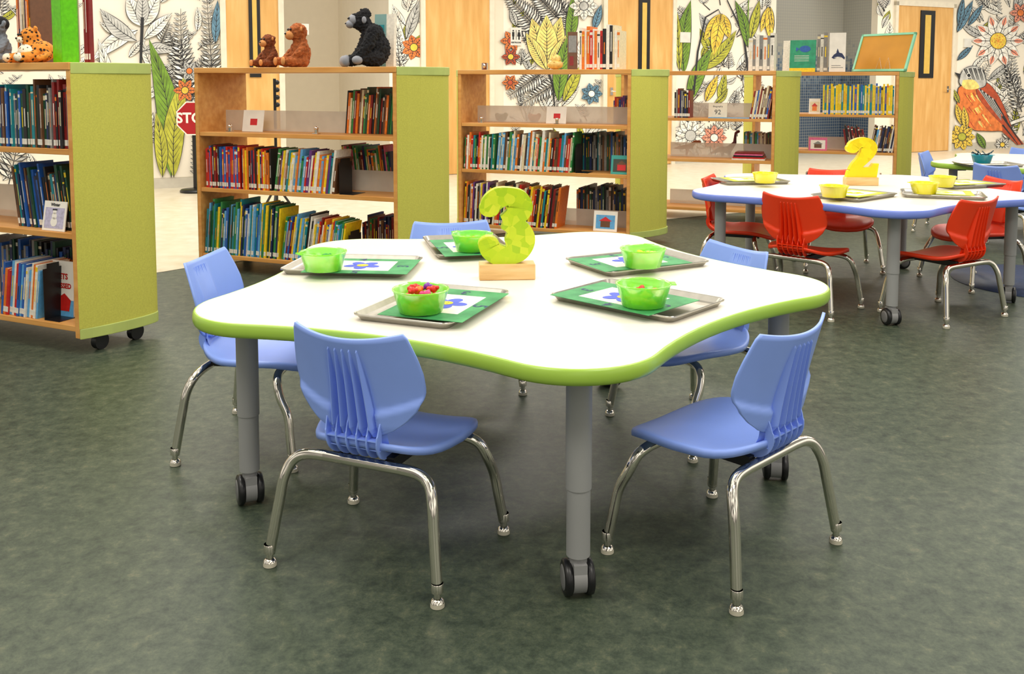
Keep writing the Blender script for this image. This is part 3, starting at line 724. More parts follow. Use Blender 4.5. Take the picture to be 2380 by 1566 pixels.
# ---------------------------------------------------------------- bookcases
def cap_outline(D,b):
    pts=[(0.0,0.0),(b*.30,D*.12),(b*.62,D*.30),(b*.86,D*.50),(b*.97,D*.66)]
    cx,cy,rx,ry=0.0,D*.70,b,D*.30
    for i in range(9):
        t=PI/2*i/8; pts.append((cx+rx*abs(cos(t))**.6,cy+ry*abs(sin(t))**.6 if t>0 else cy))
    return pts
class Case: pass
def bookcase(corner,L,ang,label,zs=(.105,.505,.84),bul=.135,DEP=.45):
    c=Case(); c.L=L; a=rad(ang); xd=Vector((cos(a),sin(a),0)); c.xd=xd; c.yd=Vector((-sin(a),cos(a),0))
    org=Vector((corner[0],corner[1],0))-xd*L; c.org=org; c.rz=a; c.zs=zs
    c.M=Matrix.Translation(org)@Matrix.Rotation(a,4,'Z')
    t=empty('bookcase',org,a,label,'bookcase','green-ended wooden bookcases'); c.root=t
    for x in (0,L-.024):
        mb=MB(); mb.box(x,x+.024,0,DEP,.075,1.19)
        mb.build('side_panel',M_wood,t,bevel=.002)
    mb=MB(); mb.box(-.0,L,-.004,DEP+.004,1.19,1.222); mb.build('top_panel',M_wood,t,bevel=.003)
    for i,z in enumerate(zs):
        mb=MB(); mb.box(.0245,L-.0245,.004,DEP-.004,z-.024,z); mb.build('shelf',M_wood,t,bevel=.002)
    for sx,x0 in ((1,L),(-1,0)):
        bb=bul if sx>0 else .12
        pl=[(x0+sx*(u+.001),d) for u,d in cap_outline(DEP,bb)]
        if sx<0: pl=pl[::-1]
        mb=MB(); mb.prism(pl,.115,1.175); e=mb.build('end_cap',M_fab,t)
        pl2=[(x0+sx*(u*1.03+.001),d) for u,d in cap_outline(DEP,bb+.003)]
        if sx<0: pl2=pl2[::-1]
        for z0,z1 in ((1.175,1.222),(.07,.115)):
            mb=MB(); mb.prism(pl2,z0,z1); mb.build('end_trim',M_ftrim,e,bevel=.003)
    for x,y in ((.06,.07),(L-.02,.12),(.06,DEP-.07),(L+.0,DEP-.1)):
        mb=MB(); mb.tube([(x-.014,y,.036),(x+.014,y,.036)],.036,18); mb.tube([(x,y,.03),(x,y,.075)],.014,10); mb.build('caster',M_black,t)
    return c
c1=bookcase((-1.80,3.85),1.25,-25,'leftmost bookcase with olive green curved end, nearest the camera',(.125,.515,.865),.065,.395)
c2=bookcase((-.627,5.12),1.375,-22.5,'wooden bookcase with green end carrying brown plushes and the plush gorilla',bul=.125)
c3=bookcase((.80,6.35),1.29,-22.5,'wooden bookcase with green end directly behind the green number three',bul=.17)
c4=bookcase((2.08,7.45),1.25,-21,'fourth bookcase from left, with grey-spined books on top',bul=.16)
c5=bookcase((3.40,8.30),1.25,-21,'rightmost bookcase, with yellow books and mint-framed board on top',bul=.13)
def lx(c,px,v):
    P=c.org+c.yd*v; q=atplane(px,250,P,c.yd); return (q-c.org).dot(c.xd)
def backstop(c,zi,pa,pb,h=.13):
    v=.24; mb=MB(); mb.box(max(.03,lx(c,pa,v)),min(c.L-.03,lx(c,pb,v)),v,v+.004,c.zs[zi],c.zs[zi]+h); mb.build('back_stop',M_frost,c.root)
backstop(c1,2,-200,165,.15); backstop(c1,1,-200,170,.15); backstop(c2,2,520,930,.125); backstop(c3,2,1110,1480,.12); backstop(c4,2,1580,1800,.12); backstop(c4,1,1560,1800,.12); backstop(c4,0,1560,1800,.12)
backstop(c2,1,700,930,.12); backstop(c3,0,1280,1480,.12); backstop(c5,1,1880,2000,.12)
# ---- books
BC={'red':(196,34,28),'dark red':(128,28,26),'blue':(38,92,172),'navy':(28,42,84),'light blue':(96,166,216),'teal':(24,130,140),'green':(48,130,66),'dark green':(28,74,50),'yellow':(240,204,30),'orange':(226,118,32),'white':(230,225,212),'grey':(134,132,128),'black':(32,30,32),'brown':(104,68,42),'purple':(102,54,126),'cream':(224,208,170),'lime green':(100,200,16),'pink':(214,96,136)}
BN=list(BC)
BM={k:pm('cover_'+k.replace(' ','_'),v,.4,var=.12,scale=60) for k,v in BC.items()}
ONES=['','first','second','third','fourth','fifth','sixth','seventh','eighth','ninth','tenth','eleventh','twelfth','thirteenth','fourteenth','fifteenth','sixteenth','seventeenth','eighteenth','nineteenth']
TENS=['','','twent','thirt','fort','fift','sixt','sevent','eight']
def ordn(n):
    if n<20: return ONES[n]
    t,o=divmod(n,10)
    return TENS[t]+('ieth' if o==0 else 'y-'+ONES[o])
def book_geo(mb,t,h,d,m0,mp_,m2,ms,away,sticker,R,M=None):
    b=.0012; fy=(lambda y:y) if not away else (lambda y:d-y)
    def bx(x0,x1,y0,y1,z0,z1,mi):
        a,b_=sorted((fy(y0),fy(y1))); mb.box(x0,x1,a,b_,z0,z1,mi,M)
    bx(0,b,0,d,0,h,m0); bx(t-b,t,0,d,0,h,m0); bx(b,t-b,0,b,0,h,m0); bx(b,t-b,b,d-.004,.003,h-.003,mp_)
    a_=R.uniform(.30,.42); k_=R.uniform(.25,.45)
    bx(t*.36,t*.64,-.0005,0,h*a_,h*(a_+k_),m2)
    if R.random()<.45: bx(.0004,t-.0004,-.0005,0,h*.88,h*R.uniform(.90,.97),m2)
    if sticker and R.random()<.8: bx(.0006,t-.0006,-.0006,0,.012,.036,ms)
SPECS=[]
def books(c,z,xa,xb,pal,where,group,hs=(.19,.27),ts=(.009,.022),d=.17,y0=.012,lean=0,away=False,sticker=True,seed=1,maxn=99,stuff=False,tk=1.0):
    R=random.Random(seed); x=xa; n=0; last=None
    while n<maxn:
        t=R.uniform(*ts)*tk; h=R.uniform(*hs); a=rad(lean)
        wdt=t/cos(a)+.0006
        if x+wdt>xb: break
        col=R.choice(pal)
        if col==last: col=R.choice(pal)
        last=col; c2_=R.choice(['white','yellow','black','cream','white','orange',col])
        n+=1
        zz=z+.0005+(t*sin(a) if a>0 else 0)
        Mx=c.M@Matrix.Translation((x,y0+R.uniform(0,.012),zz))@Matrix.Rotation(a,4,'Y'); dd=d+R.uniform(-.015,.015)
        size=t*h/(Mx.translation.y**2)*(.0 if stuff else 1)*(.5 if y0>.15 and z<1.2 else 1)*(100 if z>1.2 else 1)
        SPECS.append((size,t,h,dd,col,c2_,away,sticker,R.random(),Mx,'%s book, %s from left %s'%(col,ordn(n),where),group))
        x+=wdt
    return x
K1='leftmost bookcase';K2='bookcase under gorilla';K3='bookcase behind numeral 3';K4='fourth bookcase';K5='rightmost bookcase'
def B(c,K,zi,pa,pb,pal,row='front',**k):
    v=k.get('y0',.012); nm=['bottom','middle','top'][zi]
    x0=max(.03,lx(c,pa,v)); x1=min(c.L-.028,lx(c,pb,v))
    if row=='back': w='in back row, %s shelf, %s'%(nm,K)
    elif row=='front': w='on %s shelf, %s'%(nm,K)
    else: w='in %s, %s shelf, %s'%(row,nm,K)
    books(c,c.zs[zi],x0,x1,pal,w,'books on the %s shelf of the %s'%(nm,K),**k)
dark=['navy','black','dark green','brown','blue','grey','teal','dark red','white']
# case 1
B(c1,K1,2,-20,158,dark,hs=(.22,.29),ts=(.009,.02),d=.18,seed=11)
B(c1,K1,1,32,160,['dark green','navy','black','blue','teal','brown'],hs=(.22,.28),ts=(.008,.016),lean=-8,seed=12,y0=.05)
B(c1,K1,0,-20,66,['white','light blue','blue','orange','red','white','light blue','brown'],hs=(.2,.25),ts=(.009,.02),lean=8,seed=13)
B(c1,K1,0,-60,172,['black','dark green','navy','blue','grey'],row='back',y0=.20,d=.15,hs=(.24,.3),ts=(.01,.02),seed=14,stuff=True)
# case 2
B(c2,K2,2,800,912,['dark green','brown','dark red','green','orange','black','cream'],hs=(.2,.27),ts=(.009,.015),lean=5,y0=.2,sticker=False,seed=21)
B(c2,K2,1,472,556,['red','red','black','blue','dark red'],row='left part',hs=(.23,.26),ts=(.009,.014),seed=22)
B(c2,K2,1,557,628,['black','yellow','navy','red','orange'],row='second part',hs=(.22,.25),ts=(.009,.013),seed=122)
B(c2,K2,1,632,775,['orange','green','red','teal','white','yellow','purple','brown','light blue'],row='centre part',hs=(.2,.25),ts=(.010,.018),lean=8,seed=23)
B(c2,K2,1,800,914,['dark red','brown','navy','green','orange','pink','cream'],row='back',hs=(.22,.27),ts=(.009,.016),lean=-7,y0=.25,sticker=False,seed=24)
B(c2,K2,0,462,640,['green','light blue','teal','blue','dark green','white','light blue','green','navy','teal','yellow'],row='left part',hs=(.25,.34),ts=(.009,.016),lean=5,seed=125)
B(c2,K2,0,645,790,['red','light blue','yellow','orange','blue','white','dark red','green','teal','black'],row='right part',hs=(.22,.28),ts=(.009,.015),lean=9,seed=126)
B(c2,K2,0,838,916,['black','brown','green','dark red','navy'],row='back',y0=.25,hs=(.2,.26),ts=(.009,.015),sticker=False,seed=28)
# case 3
B(c3,K3,2,1425,1470,['purple','red','navy','blue','orange'],row='back',y0=.25,hs=(.16,.2),ts=(.01,.018),seed=31,stuff=True)
B(c3,K3,1,1076,1150,['red','white','green','orange','teal','black'],row='left part',hs=(.22,.27),ts=(.01,.016),lean=3,seed=32)
B(c3,K3,1,1152,1332,['white','green','red','teal','light blue','orange','brown','black','cream'],row='centre part',hs=(.23,.29),ts=(.011,.02),lean=5,seed=33)
B(c3,K3,1,1345,1465,['navy','dark green','black','grey','brown','blue','teal'],row='back',y0=.25,hs=(.23,.28),ts=(.009,.017),sticker=False,seed=34,stuff=True)
B(c3,K3,0,1066,1140,['white','navy','orange','purple','black','yellow'],row='left part',hs=(.26,.32),ts=(.01,.015),lean=3,seed=35)
B(c3,K3,0,1142,1294,['yellow','orange','black','red','cream','dark red','brown','teal'],row='right part',hs=(.26,.31),ts=(.011,.02),lean=7,seed=36)
B(c3,K3,0,1340,1460,['black','navy','dark green','brown','grey'],row='back',y0=.25,hs=(.25,.3),ts=(.01,.018),seed=37,stuff=True)
# case 4
B(c4,K4,2,1567,1604,['grey','black','dark red','navy'],row='left part',hs=(.2,.24),ts=(.01,.018),seed=41)
B(c4,K4,2,1742,1790,['brown','black','dark red','cream','blue'],row='right part',hs=(.22,.27),ts=(.01,.016),lean=9,seed=42,maxn=12)
B(c4,K4,1,1730,1795,['cream','green','grey','brown','light blue'],row='back',y0=.25,hs=(.2,.22),ts=(.01,.017),seed=43,stuff=True)
B(c4,K4,0,1740,1795,['navy','brown','black'],row='back',y0=.25,hs=(.2,.24),ts=(.012,.02),seed=44,stuff=True)
# case 5
B(c5,K5,2,1912,2084,['yellow','yellow','yellow','teal','yellow','yellow','blue'],hs=(.25,.28),ts=(.012,.018),d=.16,seed=51)
B(c5,K5,1,1970,2020,['brown','black','cream','dark red'],row='left part',hs=(.2,.24),ts=(.01,.016),lean=-10,seed=52)
B(c5,K5,1,2024,2080,['black','navy','light blue','brown','white'],row='right part',hs=(.2,.25),ts=(.01,.016),lean=9,seed=53)
B(c5,K5,0,1930,2080,['grey','white','brown','navy'],hs=(.15,.22),ts=(.012,.02),seed=54,stuff=True)
B(c5,K5,0,1872,1905,['white','grey','navy'],row='left corner',hs=(.15,.2),ts=(.01,.018),lean=4,seed=55,stuff=True)
def bookend(c,zi,px,y0,label,h=.2,w=.13):
    x=lx(c,px,y0); z=c.zs[zi]; mb=MB(); mb.box(x,x+.003,y0,y0+w,z+.0005,z+h-.02); mb.box(x,x+.003,y0+.02,y0+w-.02,z+h-.02,z+h); mb.box(x,x+.09,y0,y0+w,z+.0005,z+.002)
    o=mb.build('bookend',M_black); o.matrix_world=c.M; tag(o,label,'bookend')
bookend(c1,0,84,.02,'black metal bookend beside leaning books on bottom shelf of leftmost bookcase',.24,.10)
bookend(c2,1,786,.02,'black bookend on the middle shelf below the plush gorilla',.2)
bookend(c2,0,806,.02,'black bookend on the bottom shelf below the plush gorilla',.19)
bookend(c3,1,1338,.02,'bookend on the middle shelf behind the number three',.2)
def standing(c,name,zb,px,v,w,h,mats,draw,label,cat,tilt=-10,yaw=0,th=.004):
    x=lx(c,px,v); mb=MB(); mb.box(-w/2,w/2,0,th,0,h,0)
    if draw: draw(mb,w,h)
    o=mb.build(name,mats)
    o.matrix_world=c.M@Matrix.Translation((x,v,zb+.001))@Matrix.Rotation(rad(yaw),4,'Z')@Matrix.Rotation(rad(tilt),4,'X')
    tag(o,label,cat); return o
RX=Matrix.Rotation(PI/2,4,'X')
def rect(mb,x0,x1,z0,z1,mi,y=-.0008): mb.box(x0,x1,y,0,z0,z1,mi)
def txt(mb,s,size,x,z,mi,off=.0006):
    v,f=text_geo(s,size,off); mb.add(v,f,mi,M=Matrix.Translation((x,-.0016,z))@RX)
M_redp=pm('red_print',(206,40,44),.6)
def d_red(mb,w,h): rect(mb,-.02,.03,h*.3,h*.6,1)
standing(c2,'shelf_card',c2.zs[2],585,.13,.15,.13,[M_wpaper,M_redp],d_red,'white card with red mark on top shelf below the brown plushes','card')
standing(c3,'shelf_card',c3.zs[2],1292,.13,.15,.12,[M_wpaper,M_redp],d_red,'white card with red mark on top shelf behind the number three','card')
def d_92(mb,w,h): txt(mb,'92',.055,0,h*.38,1,.0); txt(mb,'Biography',.02,0,h*.78,1,0)
standing(c4,'shelf_card',c4.zs[2],1668,.10,.15,.12,[pm('cream_card',(232,220,196),.7),M_dgrey],d_92,'pale card reading 92 on top shelf of fourth bookcase','card')
def d_owl(mb,w,h):
    rect(mb,-w*.42,w*.42,h*.08,h*.78,1); txt(mb,'Winter',.018,0,h*.88,2)
    for zz,rr_ in ((.3,.02),(.5,.015),(.64,.011)): mb.add([(rr_*cos(2*PI*k/12),-.0014,h*zz+rr_*sin(2*PI*k/12)) for k in range(12)],[tuple(range(12))],3)
    rect(mb,-.014,.014,h*.69,h*.74,2,-.0016)
standing(c1,'picture_card',c1.zs[1],112,.02,.135,.125,[M_wpaper,pm('lavender_plaid',(186,180,204),.6,var=.2,scale=80),M_ink,M_wpaper],d_owl,'pale winter snowman card on middle shelf of leftmost bookcase','card')
def d_pic(col):
    def f(mb,w,h):
        rect(mb,-w*.4,w*.4,h*.12,h*.8,1); rect(mb,-w*.2,w*.2,h*.2,h*.5,2,-.0014); mb.add([(-w*.28,-.0015,h*.5),(w*.28,-.0015,h*.5),(0,-.0015,h*.72)],[(0,1,2)],3)
    return f
standing(c3,'picture_card',c3.zs[1],1445,.04,.15,.13,[pm('teal_card',(60,160,150),.6),pm('photo_dark',(60,70,60),.6),M_redp,BM['brown']],d_pic(0),'teal picture card on middle shelf behind the number three','card')
standing(c3,'picture_card',c3.zs[0],1408,.04,.17,.14,[M_wpaper,BM['light blue'],BM['brown'],M_redp],d_pic(0),'white-bordered house picture card on bottom shelf behind the number three','card')
standing(c5,'picture_card',c5.zs[2],1893,.06,.10,.14,[M_wpaper,BM['cream'],BM['orange'],BM['red']],d_pic(0),'cream picture card left of the row of yellow books','card')
standing(c5,'picture_card',c5.zs[1],1903,.06,.16,.12,[BM['pink'],M_wpaper,BM['brown'],BM['grey']],d_pic(0),'pink picture card on middle shelf of rightmost bookcase','card')
def d_dress(mb,w,h):
    rect(mb,-w*.5,w*.5,0,h*.3,1); txt(mb,'GETS',.034,0,h*.72,2,.0012); txt(mb,'DRESSED',.03,0,h*.55,2,.0012)
    mb.add([(-.02,-.0016,h*.1),(.05,-.0016,h*.1),(.06,-.0016,h*.3),(.02,-.0016,h*.42),(-.03,-.0016,h*.3)],[(0,1,2,3,4)],2)
standing(c1,'picture_book',c1.zs[0],124,.10,.15,.24,[M_wpaper,BM['light blue'],BM['red']],d_dress,'white picture book titled GETS DRESSED behind the black bookend','book',tilt=-3,th=.01)
xs=lx(c4,1742,.05)
for k in range(5):
    col=['white','red','black','pink','dark red'][k]
    mb=MB(); w_=.26-.012*k; z=c4.zs[1]+.001+k*.0125; mb.box(xs-w_/2,xs+w_/2,.03,.21,z,z+.0015,0); mb.box(xs-w_/2,xs+w_/2,.03,.21,z+.0105,z+.012,0); mb.box(xs-w_/2,xs+w_/2,.03,.0315,z,z+.012,0); mb.box(xs-w_/2+.003,xs+w_/2-.003,.032,.207,z+.0015,z+.0105,1)
    o=mb.build('book',[BM[col],M_paper]); o.matrix_world=c4.M; tag(o,'%s book lying flat, %s from bottom of stack in fourth bookcase'%(col,ordn(k+1)),'book','flat stack of books in the fourth bookcase')
mb=MB(); xs=lx(c4,1705,.05); mb.box(xs-.2,xs+.2,.03,.09,c4.zs[2]+.0005,c4.zs[2]+.006); o=mb.build('book',BM['light blue']); o.matrix_world=c4.M; tag(o,'thin blue book lying flat below the 92 card','book')
for c,px,zi,K in ((c2,532,2,'left of card below brown plushes'),(c2,733,2,'right of card below the gorilla'),(c3,1118,2,'at left end behind the number three'),(c3,1294,2,'in front of red-marked card')):
    x=lx(c,px,.06); z=c.zs[zi]; mb=MB(); mb.box(x-.018,x+.018,.05,.08,z+.0005,z+.006); mb.tube([(x,.065,z+.005),(x,.065,z+.03)],.012,14); mb.ball((x,.065,z+.034),(.014,.014,.012))
    o=mb.build('metal_clip',M_chrome); o.matrix_world=c.M; tag(o,'small chrome clip on top shelf %s'%K,'clip')
for px,mm,nm in ((1165,BM['green'],'green'),(1242,BM['orange'],'orange')):
    x=lx(c3,px,.3); mb=MB(); mb.ball((x,.3,c3.zs[2]+.03),(.045,.03,.03)); mb.ball((x+.035,.3,c3.zs[2]+.05),.018); mb.ball((x-.03,.3,c3.zs[2]+.045),.02)
    o=mb.build('small_toy',mm); o.matrix_world=c3.M; tag(o,'small rounded %s toy behind frosted strip behind the number three'%nm,'toy')
ZT=1.2225
def topbooks(c,pa,pb,pal,label,grp,**k): 
    books(c,ZT,lx(c,pa,k.get('y0',.05)),lx(c,pb,k.get('y0',.05)),pal,label,grp,**k)
topbooks(c3,1345,1440,['white','black','orange','white','cream','red','white'],'standing on top behind the number three','books on top of the bookcase behind the number three',hs=(.26,.31),ts=(.012,.026),y0=.10,seed=61,tk=1)
topbooks(c4,1737,1803,['grey','white','grey','cream'],'standing on top of fourth bookcase','books on top of the fourth bookcase',hs=(.25,.3),ts=(.02,.034),y0=.08,seed=62,tk=1)
topbooks(c5,1896,1926,['white','grey','white'],'standing on top beside the whale book','white books on top of the rightmost bookcase',hs=(.33,.36),ts=(.02,.034),y0=.08,seed=63,tk=1)
topbooks(c1,42,76,['white','navy','brown','orange','cream'],'standing on top behind the spotted plush','books on top of the leftmost bookcase',hs=(.33,.4),ts=(.01,.016),y0=.2,seed=64,tk=1,d=.12)
topbooks(c1,198,214,['dark red','black'],'behind open green book, top of leftmost bookcase','books on top of the leftmost bookcase',hs=(.38,.4),ts=(.008,.012),y0=.1,seed=65,tk=1,d=.03)
SPECS_S=sorted(range(len(SPECS)),key=lambda i:-SPECS[i][0]); keep=set(SPECS_S[:284])
SMB=MB()
for i,(size,t_,h__,dd,col,c2_,away,sticker,sd,Mx,lab,grp) in enumerate(SPECS):
    R=random.Random(sd)
    if i in keep and size>0:
        mb=MB(); book_geo(mb,t_,h__,dd,0,1,2,3,away,sticker,R)
        o=mb.build('book',[BM[col],M_paper,BM[c2_],BM['white']]); o.matrix_world=Mx; tag(o,lab,'book',grp)
    else: book_geo(SMB,t_,h__,dd,BN.index(col),len(BN),BN.index(c2_),BN.index('white'),away,sticker,R,Mx)
o=SMB.build('small_background_books',[BM[k] for k in BN]+[M_paper]); tag(o,'remaining small books in the back rows and farthest bookcases','books',kind='stuff')
print('BOOKS',len(SPECS))
def d_rhino(mb,w,h): rect(mb,-w*.4,w*.4,h*.45,h*.9,1); rect(mb,-w*.3,w*.1,h*.1,h*.35,2)
standing(c3,'picture_book',ZT,1330,.08,.07,.26,[BM['brown'],BM['grey'],BM['dark red']],d_rhino,'brown picture book left of the upright books behind number three','book',tilt=-3,yaw=20,th=.02)
def d_sea2(mb,w,h):
    rect(mb,-w*.5,w*.5,0,h*.12,1); mb.add([(.05*cos(2*PI*k/14)+.02,-.0014,h*.72+.03*sin(2*PI*k/14)) for k in range(14)],[tuple(range(14))],2)
    mb.add([(-.03,-.0016,h*.72),(-.06,-.0016,h*.78),(-.06,-.0016,h*.64)],[(0,1,2)],2)
    for zz in (.5,.45,.4,.34): rect(mb,-w*.32,w*.25,h*zz,h*zz+.004,3)
standing(c5,'picture_book',ZT,1862,.06,.23,.29,[pm('sea_green_cover',(40,150,110),.4,var=.2,scale=20),BM['yellow'],BM['blue'],BM['white']],d_sea2,'green undersea picture book standing on top of rightmost bookcase','book',tilt=-4,th=.015,yaw=-8)
standing(c5,'picture_book',ZT,1828,.16,.10,.29,[BM['white'],BM['white'],BM['grey'],BM['grey']],None,'white book standing left of green undersea book','book',tilt=-3,th=.02,yaw=-20)
standing(c2,'picture_book',ZT,893,.34,.13,.31,[BM['white'],pm('pale_teal_cover',(120,160,158),.5),BM['teal']],lambda mb,w,h:(rect(mb,-w*.5,w*.1,0,h,1),rect(mb,-w*.4,w*.0,h*.5,h*.8,2,-.0014)),'pale picture book standing behind the plush gorilla','book',tilt=-3,th=.03)
def d_whale(mb,w,h):
    b=[(-.05,.36),(-.03,.44),(.0,.5),(.04,.47),(.065,.36),(.06,.31),(.035,.37),(.0,.36),(-.03,.33)]
    mb.add([(x,-.0014,h*z) for x,z in b],[tuple(range(9))],1); mb.add([(-.01,-.0014,h*.49),(.0,-.0014,h*.6),(.015,-.0014,h*.49)],[(0,1,2)],1)
    mb.add([(-.03,-.0018,h*.36),(.0,-.0018,h*.385),(.03,-.0018,h*.38),(0,-.0018,h*.355)],[(0,1,2,3)],0)
    rect(mb,-.05,.05,h*.1,h*.115,2); rect(mb,-.05,.03,h*.15,h*.165,2)
standing(c5,'picture_book',ZT,1943,.04,.14,.35,[M_wpaper,BM['navy'],BM['grey']],d_whale,'tall white book with dark blue whale picture on rightmost bookcase','book',tilt=-3,th=.02)
x=lx(c5,2044,.20); t=empty('framed_board',(0,0,0),0,'tan board in mint green frame leaning on top of rightmost bookcase','board')
t.matrix_world=c5.M@Matrix.Translation((x-.02,.20,ZT+.004))@Matrix.Rotation(rad(-36),4,'Z')@Matrix.Rotation(rad(-22),4,'X')
mb=MB(); W_,H_=.56,.37
for a,b in (((-W_/2,0),(W_/2,.02)),((-W_/2,H_-.02),(W_/2,H_)),((-W_/2,0),(-W_/2+.02,H_)),((W_/2-.02,0),(W_/2,H_))): mb.box(a[0],b[0],-.008,.012,a[1],b[1])
mb.build('frame',pm('mint_frame',(140,214,176),.4),t)
mb=MB(); mb.box(-W_/2+.02,W_/2-.02,0,.006,.02,H_-.02); mb.build('panel',pm('gold_board',(206,144,34),.6,var=.06,scale=6),t)
mb=MB(); mb.tube([(-.03,-.004,.02),(0,-.03,.12),(.03,-.004,.02)],.002,6); mb.tube([(.06,-.004,.02),(.09,-.03,.12),(.12,-.004,.02)],.002,6); mb.build('wire_stand',M_chrome,t)
x=lx(c1,160,.1); t=empty('green_book',(0,0,0),0,'tall open lime green book standing upright on top of leftmost bookcase','book'); t.matrix_world=c1.M@Matrix.Translation((x,.08,ZT))
mb=MB()
for a,l in ((168,.075),(14,.075)):
    Mx=Matrix.Rotation(rad(a),4,'Z'); mb.box(0,l,-.003,.003,0,.42,0,Mx)
mb.build('cover',BM['lime green'],t)
mb=MB()
for a,l in ((150,.07),(32,.07)):
    Mx=Matrix.Rotation(rad(a),4,'Z'); mb.box(.008,l,-.004,.004,.006,.41,0,Mx)
mb.build('pages',M_paper,t)
x=lx(c3,1128,.1); mb=MB(); mb.box(x-.02,x+.02,.08,.11,ZT+.0005,ZT+.05); mb.ball((x,.08,ZT+.03),(.012,.006,.016)); o=mb.build('metal_holder',M_chrome); o.matrix_world=c3.M; tag(o,'small metal holder on the left top of bookcase behind number three','holder')
x=lx(c3,1290,.12); mb=MB(); mb.ball((x,.12,ZT+.035),(.06,.04,.034))
for k in range(16):
    a=k*2.4; r_=.05*(1-k/22); zz=.03+.004*k
    mb.tube([(x+r_*.6*cos(a),.12+r_*.4*sin(a),ZT+zz),(x+r_*1.25*cos(a),.12+r_*.9*sin(a),ZT+zz+.02)],[.012,.002],8)
mb.ball((x+.01,.12,ZT+.07),(.032,.026,.036))
o=mb.build('conch_shell',pm('shell_yellow',(232,196,110),.4,var=.25,scale=40)); o.matrix_world=c3.M; tag(o,'spiky pale yellow conch shell on top behind the number three','shell')
# ---- plush toys
FT=bpy.data.textures.new('fur_clumps','CLOUDS'); FT.noise_scale=.012; FT.noise_depth=2
def chain(mb,pts,rs,n=5):
    for (a,b),(ra,rb) in zip(zip(pts,pts[1:]),zip(rs,rs[1:])):
        for i in range(n+1):
            t=i/n; mb.ball(Vector(a).lerp(Vector(b),t),ra+(rb-ra)*t,nu=10,nv=7)
def plush(name,label,M,body,mat,parts,fur=.012):
    t=empty(name,(0,0,0),0,label,'plush toy'); t.matrix_world=M
    mb=MB(); body(mb); o=mb.build('body',mat,t)
    rm=o.modifiers.new('r','REMESH'); rm.mode='VOXEL'; rm.voxel_size=.0032; rm.use_smooth_shade=True
    sm=o.modifiers.new('s','SMOOTH'); sm.iterations=5
    dm=o.modifiers.new('d','DISPLACE'); dm.texture=FT; dm.strength=fur; dm.mid_level=.5; dm.texture_coords='LOCAL'
    for pn,lst,mt in parts:
        for c_,r_ in lst:
            mb=MB(); mb.ball(c_,r_); mb.build(pn,mt,t)
    return t
def gor(mb):
    mb.ball((.035,0,.09),(.085,.078,.09)); mb.ball((.03,0,.16),(.06,.075,.06)); mb.ball((-.03,0,.232),(.050,.045,.048)); mb.ball((-.012,0,.266),(.034,.030,.032)); mb.ball((.0,0,.2),(.04,.05,.04)); mb.ball((-.062,0,.262),(.016,.030,.010))
    for s in (-1,1):
        chain(mb,[(.02,s*.07,.175),(-.005,s*.092,.11),(-.045,s*.085,.05)],[.036,.031,.026]); chain(mb,[(.04,s*.05,.045),(-.03,s*.075,.05),(-.085,s*.07,.03)],[.045,.036,.028])
p=lx(c2,862,.16)
Sx=lambda k:Matrix.Scale(k,4)
plush('plush_gorilla','black plush gorilla sitting sideways on top of second bookcase',c2.M@Matrix.Translation((p-.02,.16,ZT+.002))@Matrix.Rotation(rad(38),4,'Z')@Sx(1.1),gor,M_gor,
 [('face',[((-.070,0,.238),(.024,.040,.030))],M_gskin),('muzzle',[((-.086,0,.216),(.022,.033,.021))],M_gskin),('ear',[((-.02,-.054,.236),(.012,.010,.018)),((-.02,.054,.236),(.012,.010,.018))],M_gskin),('eye',[((-.092,-.015,.246),.006),((-.092,.015,.246),.006)],M_black),('nostril',[((-.108,-.007,.220),.004),((-.108,.007,.220),.004)],M_black),('foot',[((-.114,-.07,.028),(.022,.030,.030)),((-.114,.07,.028),(.022,.030,.030))],M_gskin),('hand',[((-.062,-.098,.032),(.028,.026,.022)),((-.062,.098,.032),(.028,.026,.022))],M_gskin)],fur=.020)
def monk(mb):
    mb.ball((0,0,.065),(.055,.05,.065)); mb.ball((0,-.01,.165),(.046,.043,.044)); mb.ball((0,0,.12),(.035,.035,.03))
    for s in (-1,1):
        chain(mb,[(s*.045,0,.10),(s*.062,-.03,.065),(s*.05,-.055,.04)],[.02,.018,.017]); chain(mb,[(s*.035,0,.025),(s*.058,-.05,.024),(s*.055,-.085,.028)],[.03,.022,.02])
        mb.ball((s*.046,0,.18),(.014,.009,.016))
mp_=[('muzzle',[((0,-.05,.15),(.030,.022,.022))],M_tan),('eye',[((-.015,-.052,.178),.006),((.015,-.052,.178),.006)],M_black),('nose',[((0,-.072,.158),(.008,.005,.005))],M_black),('inner_ear',[((-.048,-.010,.18),(.009,.005,.011)),((.048,-.010,.18),(.009,.005,.011))],M_tan),('paw',[((-.055,-.104,.028),(.018,.009,.020)),((.055,-.104,.028),(.018,.009,.020))],M_tan)]
plush('plush_monkey','smaller dark brown plush monkey leaning on the bigger rust one',c2.M@Matrix.Translation((lx(c2,630,.15),.15,ZT+.002))@Matrix.Rotation(rad(-20),4,'Z')@Sx(.93),monk,M_brown,mp_)
plush('plush_monkey','larger rust brown plush monkey beside the smaller dark one',c2.M@Matrix.Translation((lx(c2,700,.15),.15,ZT+.002))@Matrix.Rotation(rad(-35),4,'Z')@Sx(1.22),monk,M_brown2,mp_)
def leo(mb):
    mb.ball((.02,.02,.05),(.085,.06,.05)); mb.ball((-.01,-.01,.115),(.05,.045,.042)); mb.ball((.0,0,.08),(.045,.045,.04))
    for s in (-1,1):
        mb.ball((-.01+s*.04,0,.15),(.014,.009,.015)); chain(mb,[(s*.06,-.01,.03),(s*.085,-.05,.022),(s*.075,-.08,.02)],[.03,.024,.022])
    chain(mb,[(.09,.03,.04),(.13,.0,.025),(.15,-.03,.018)],[.016,.013,.012])
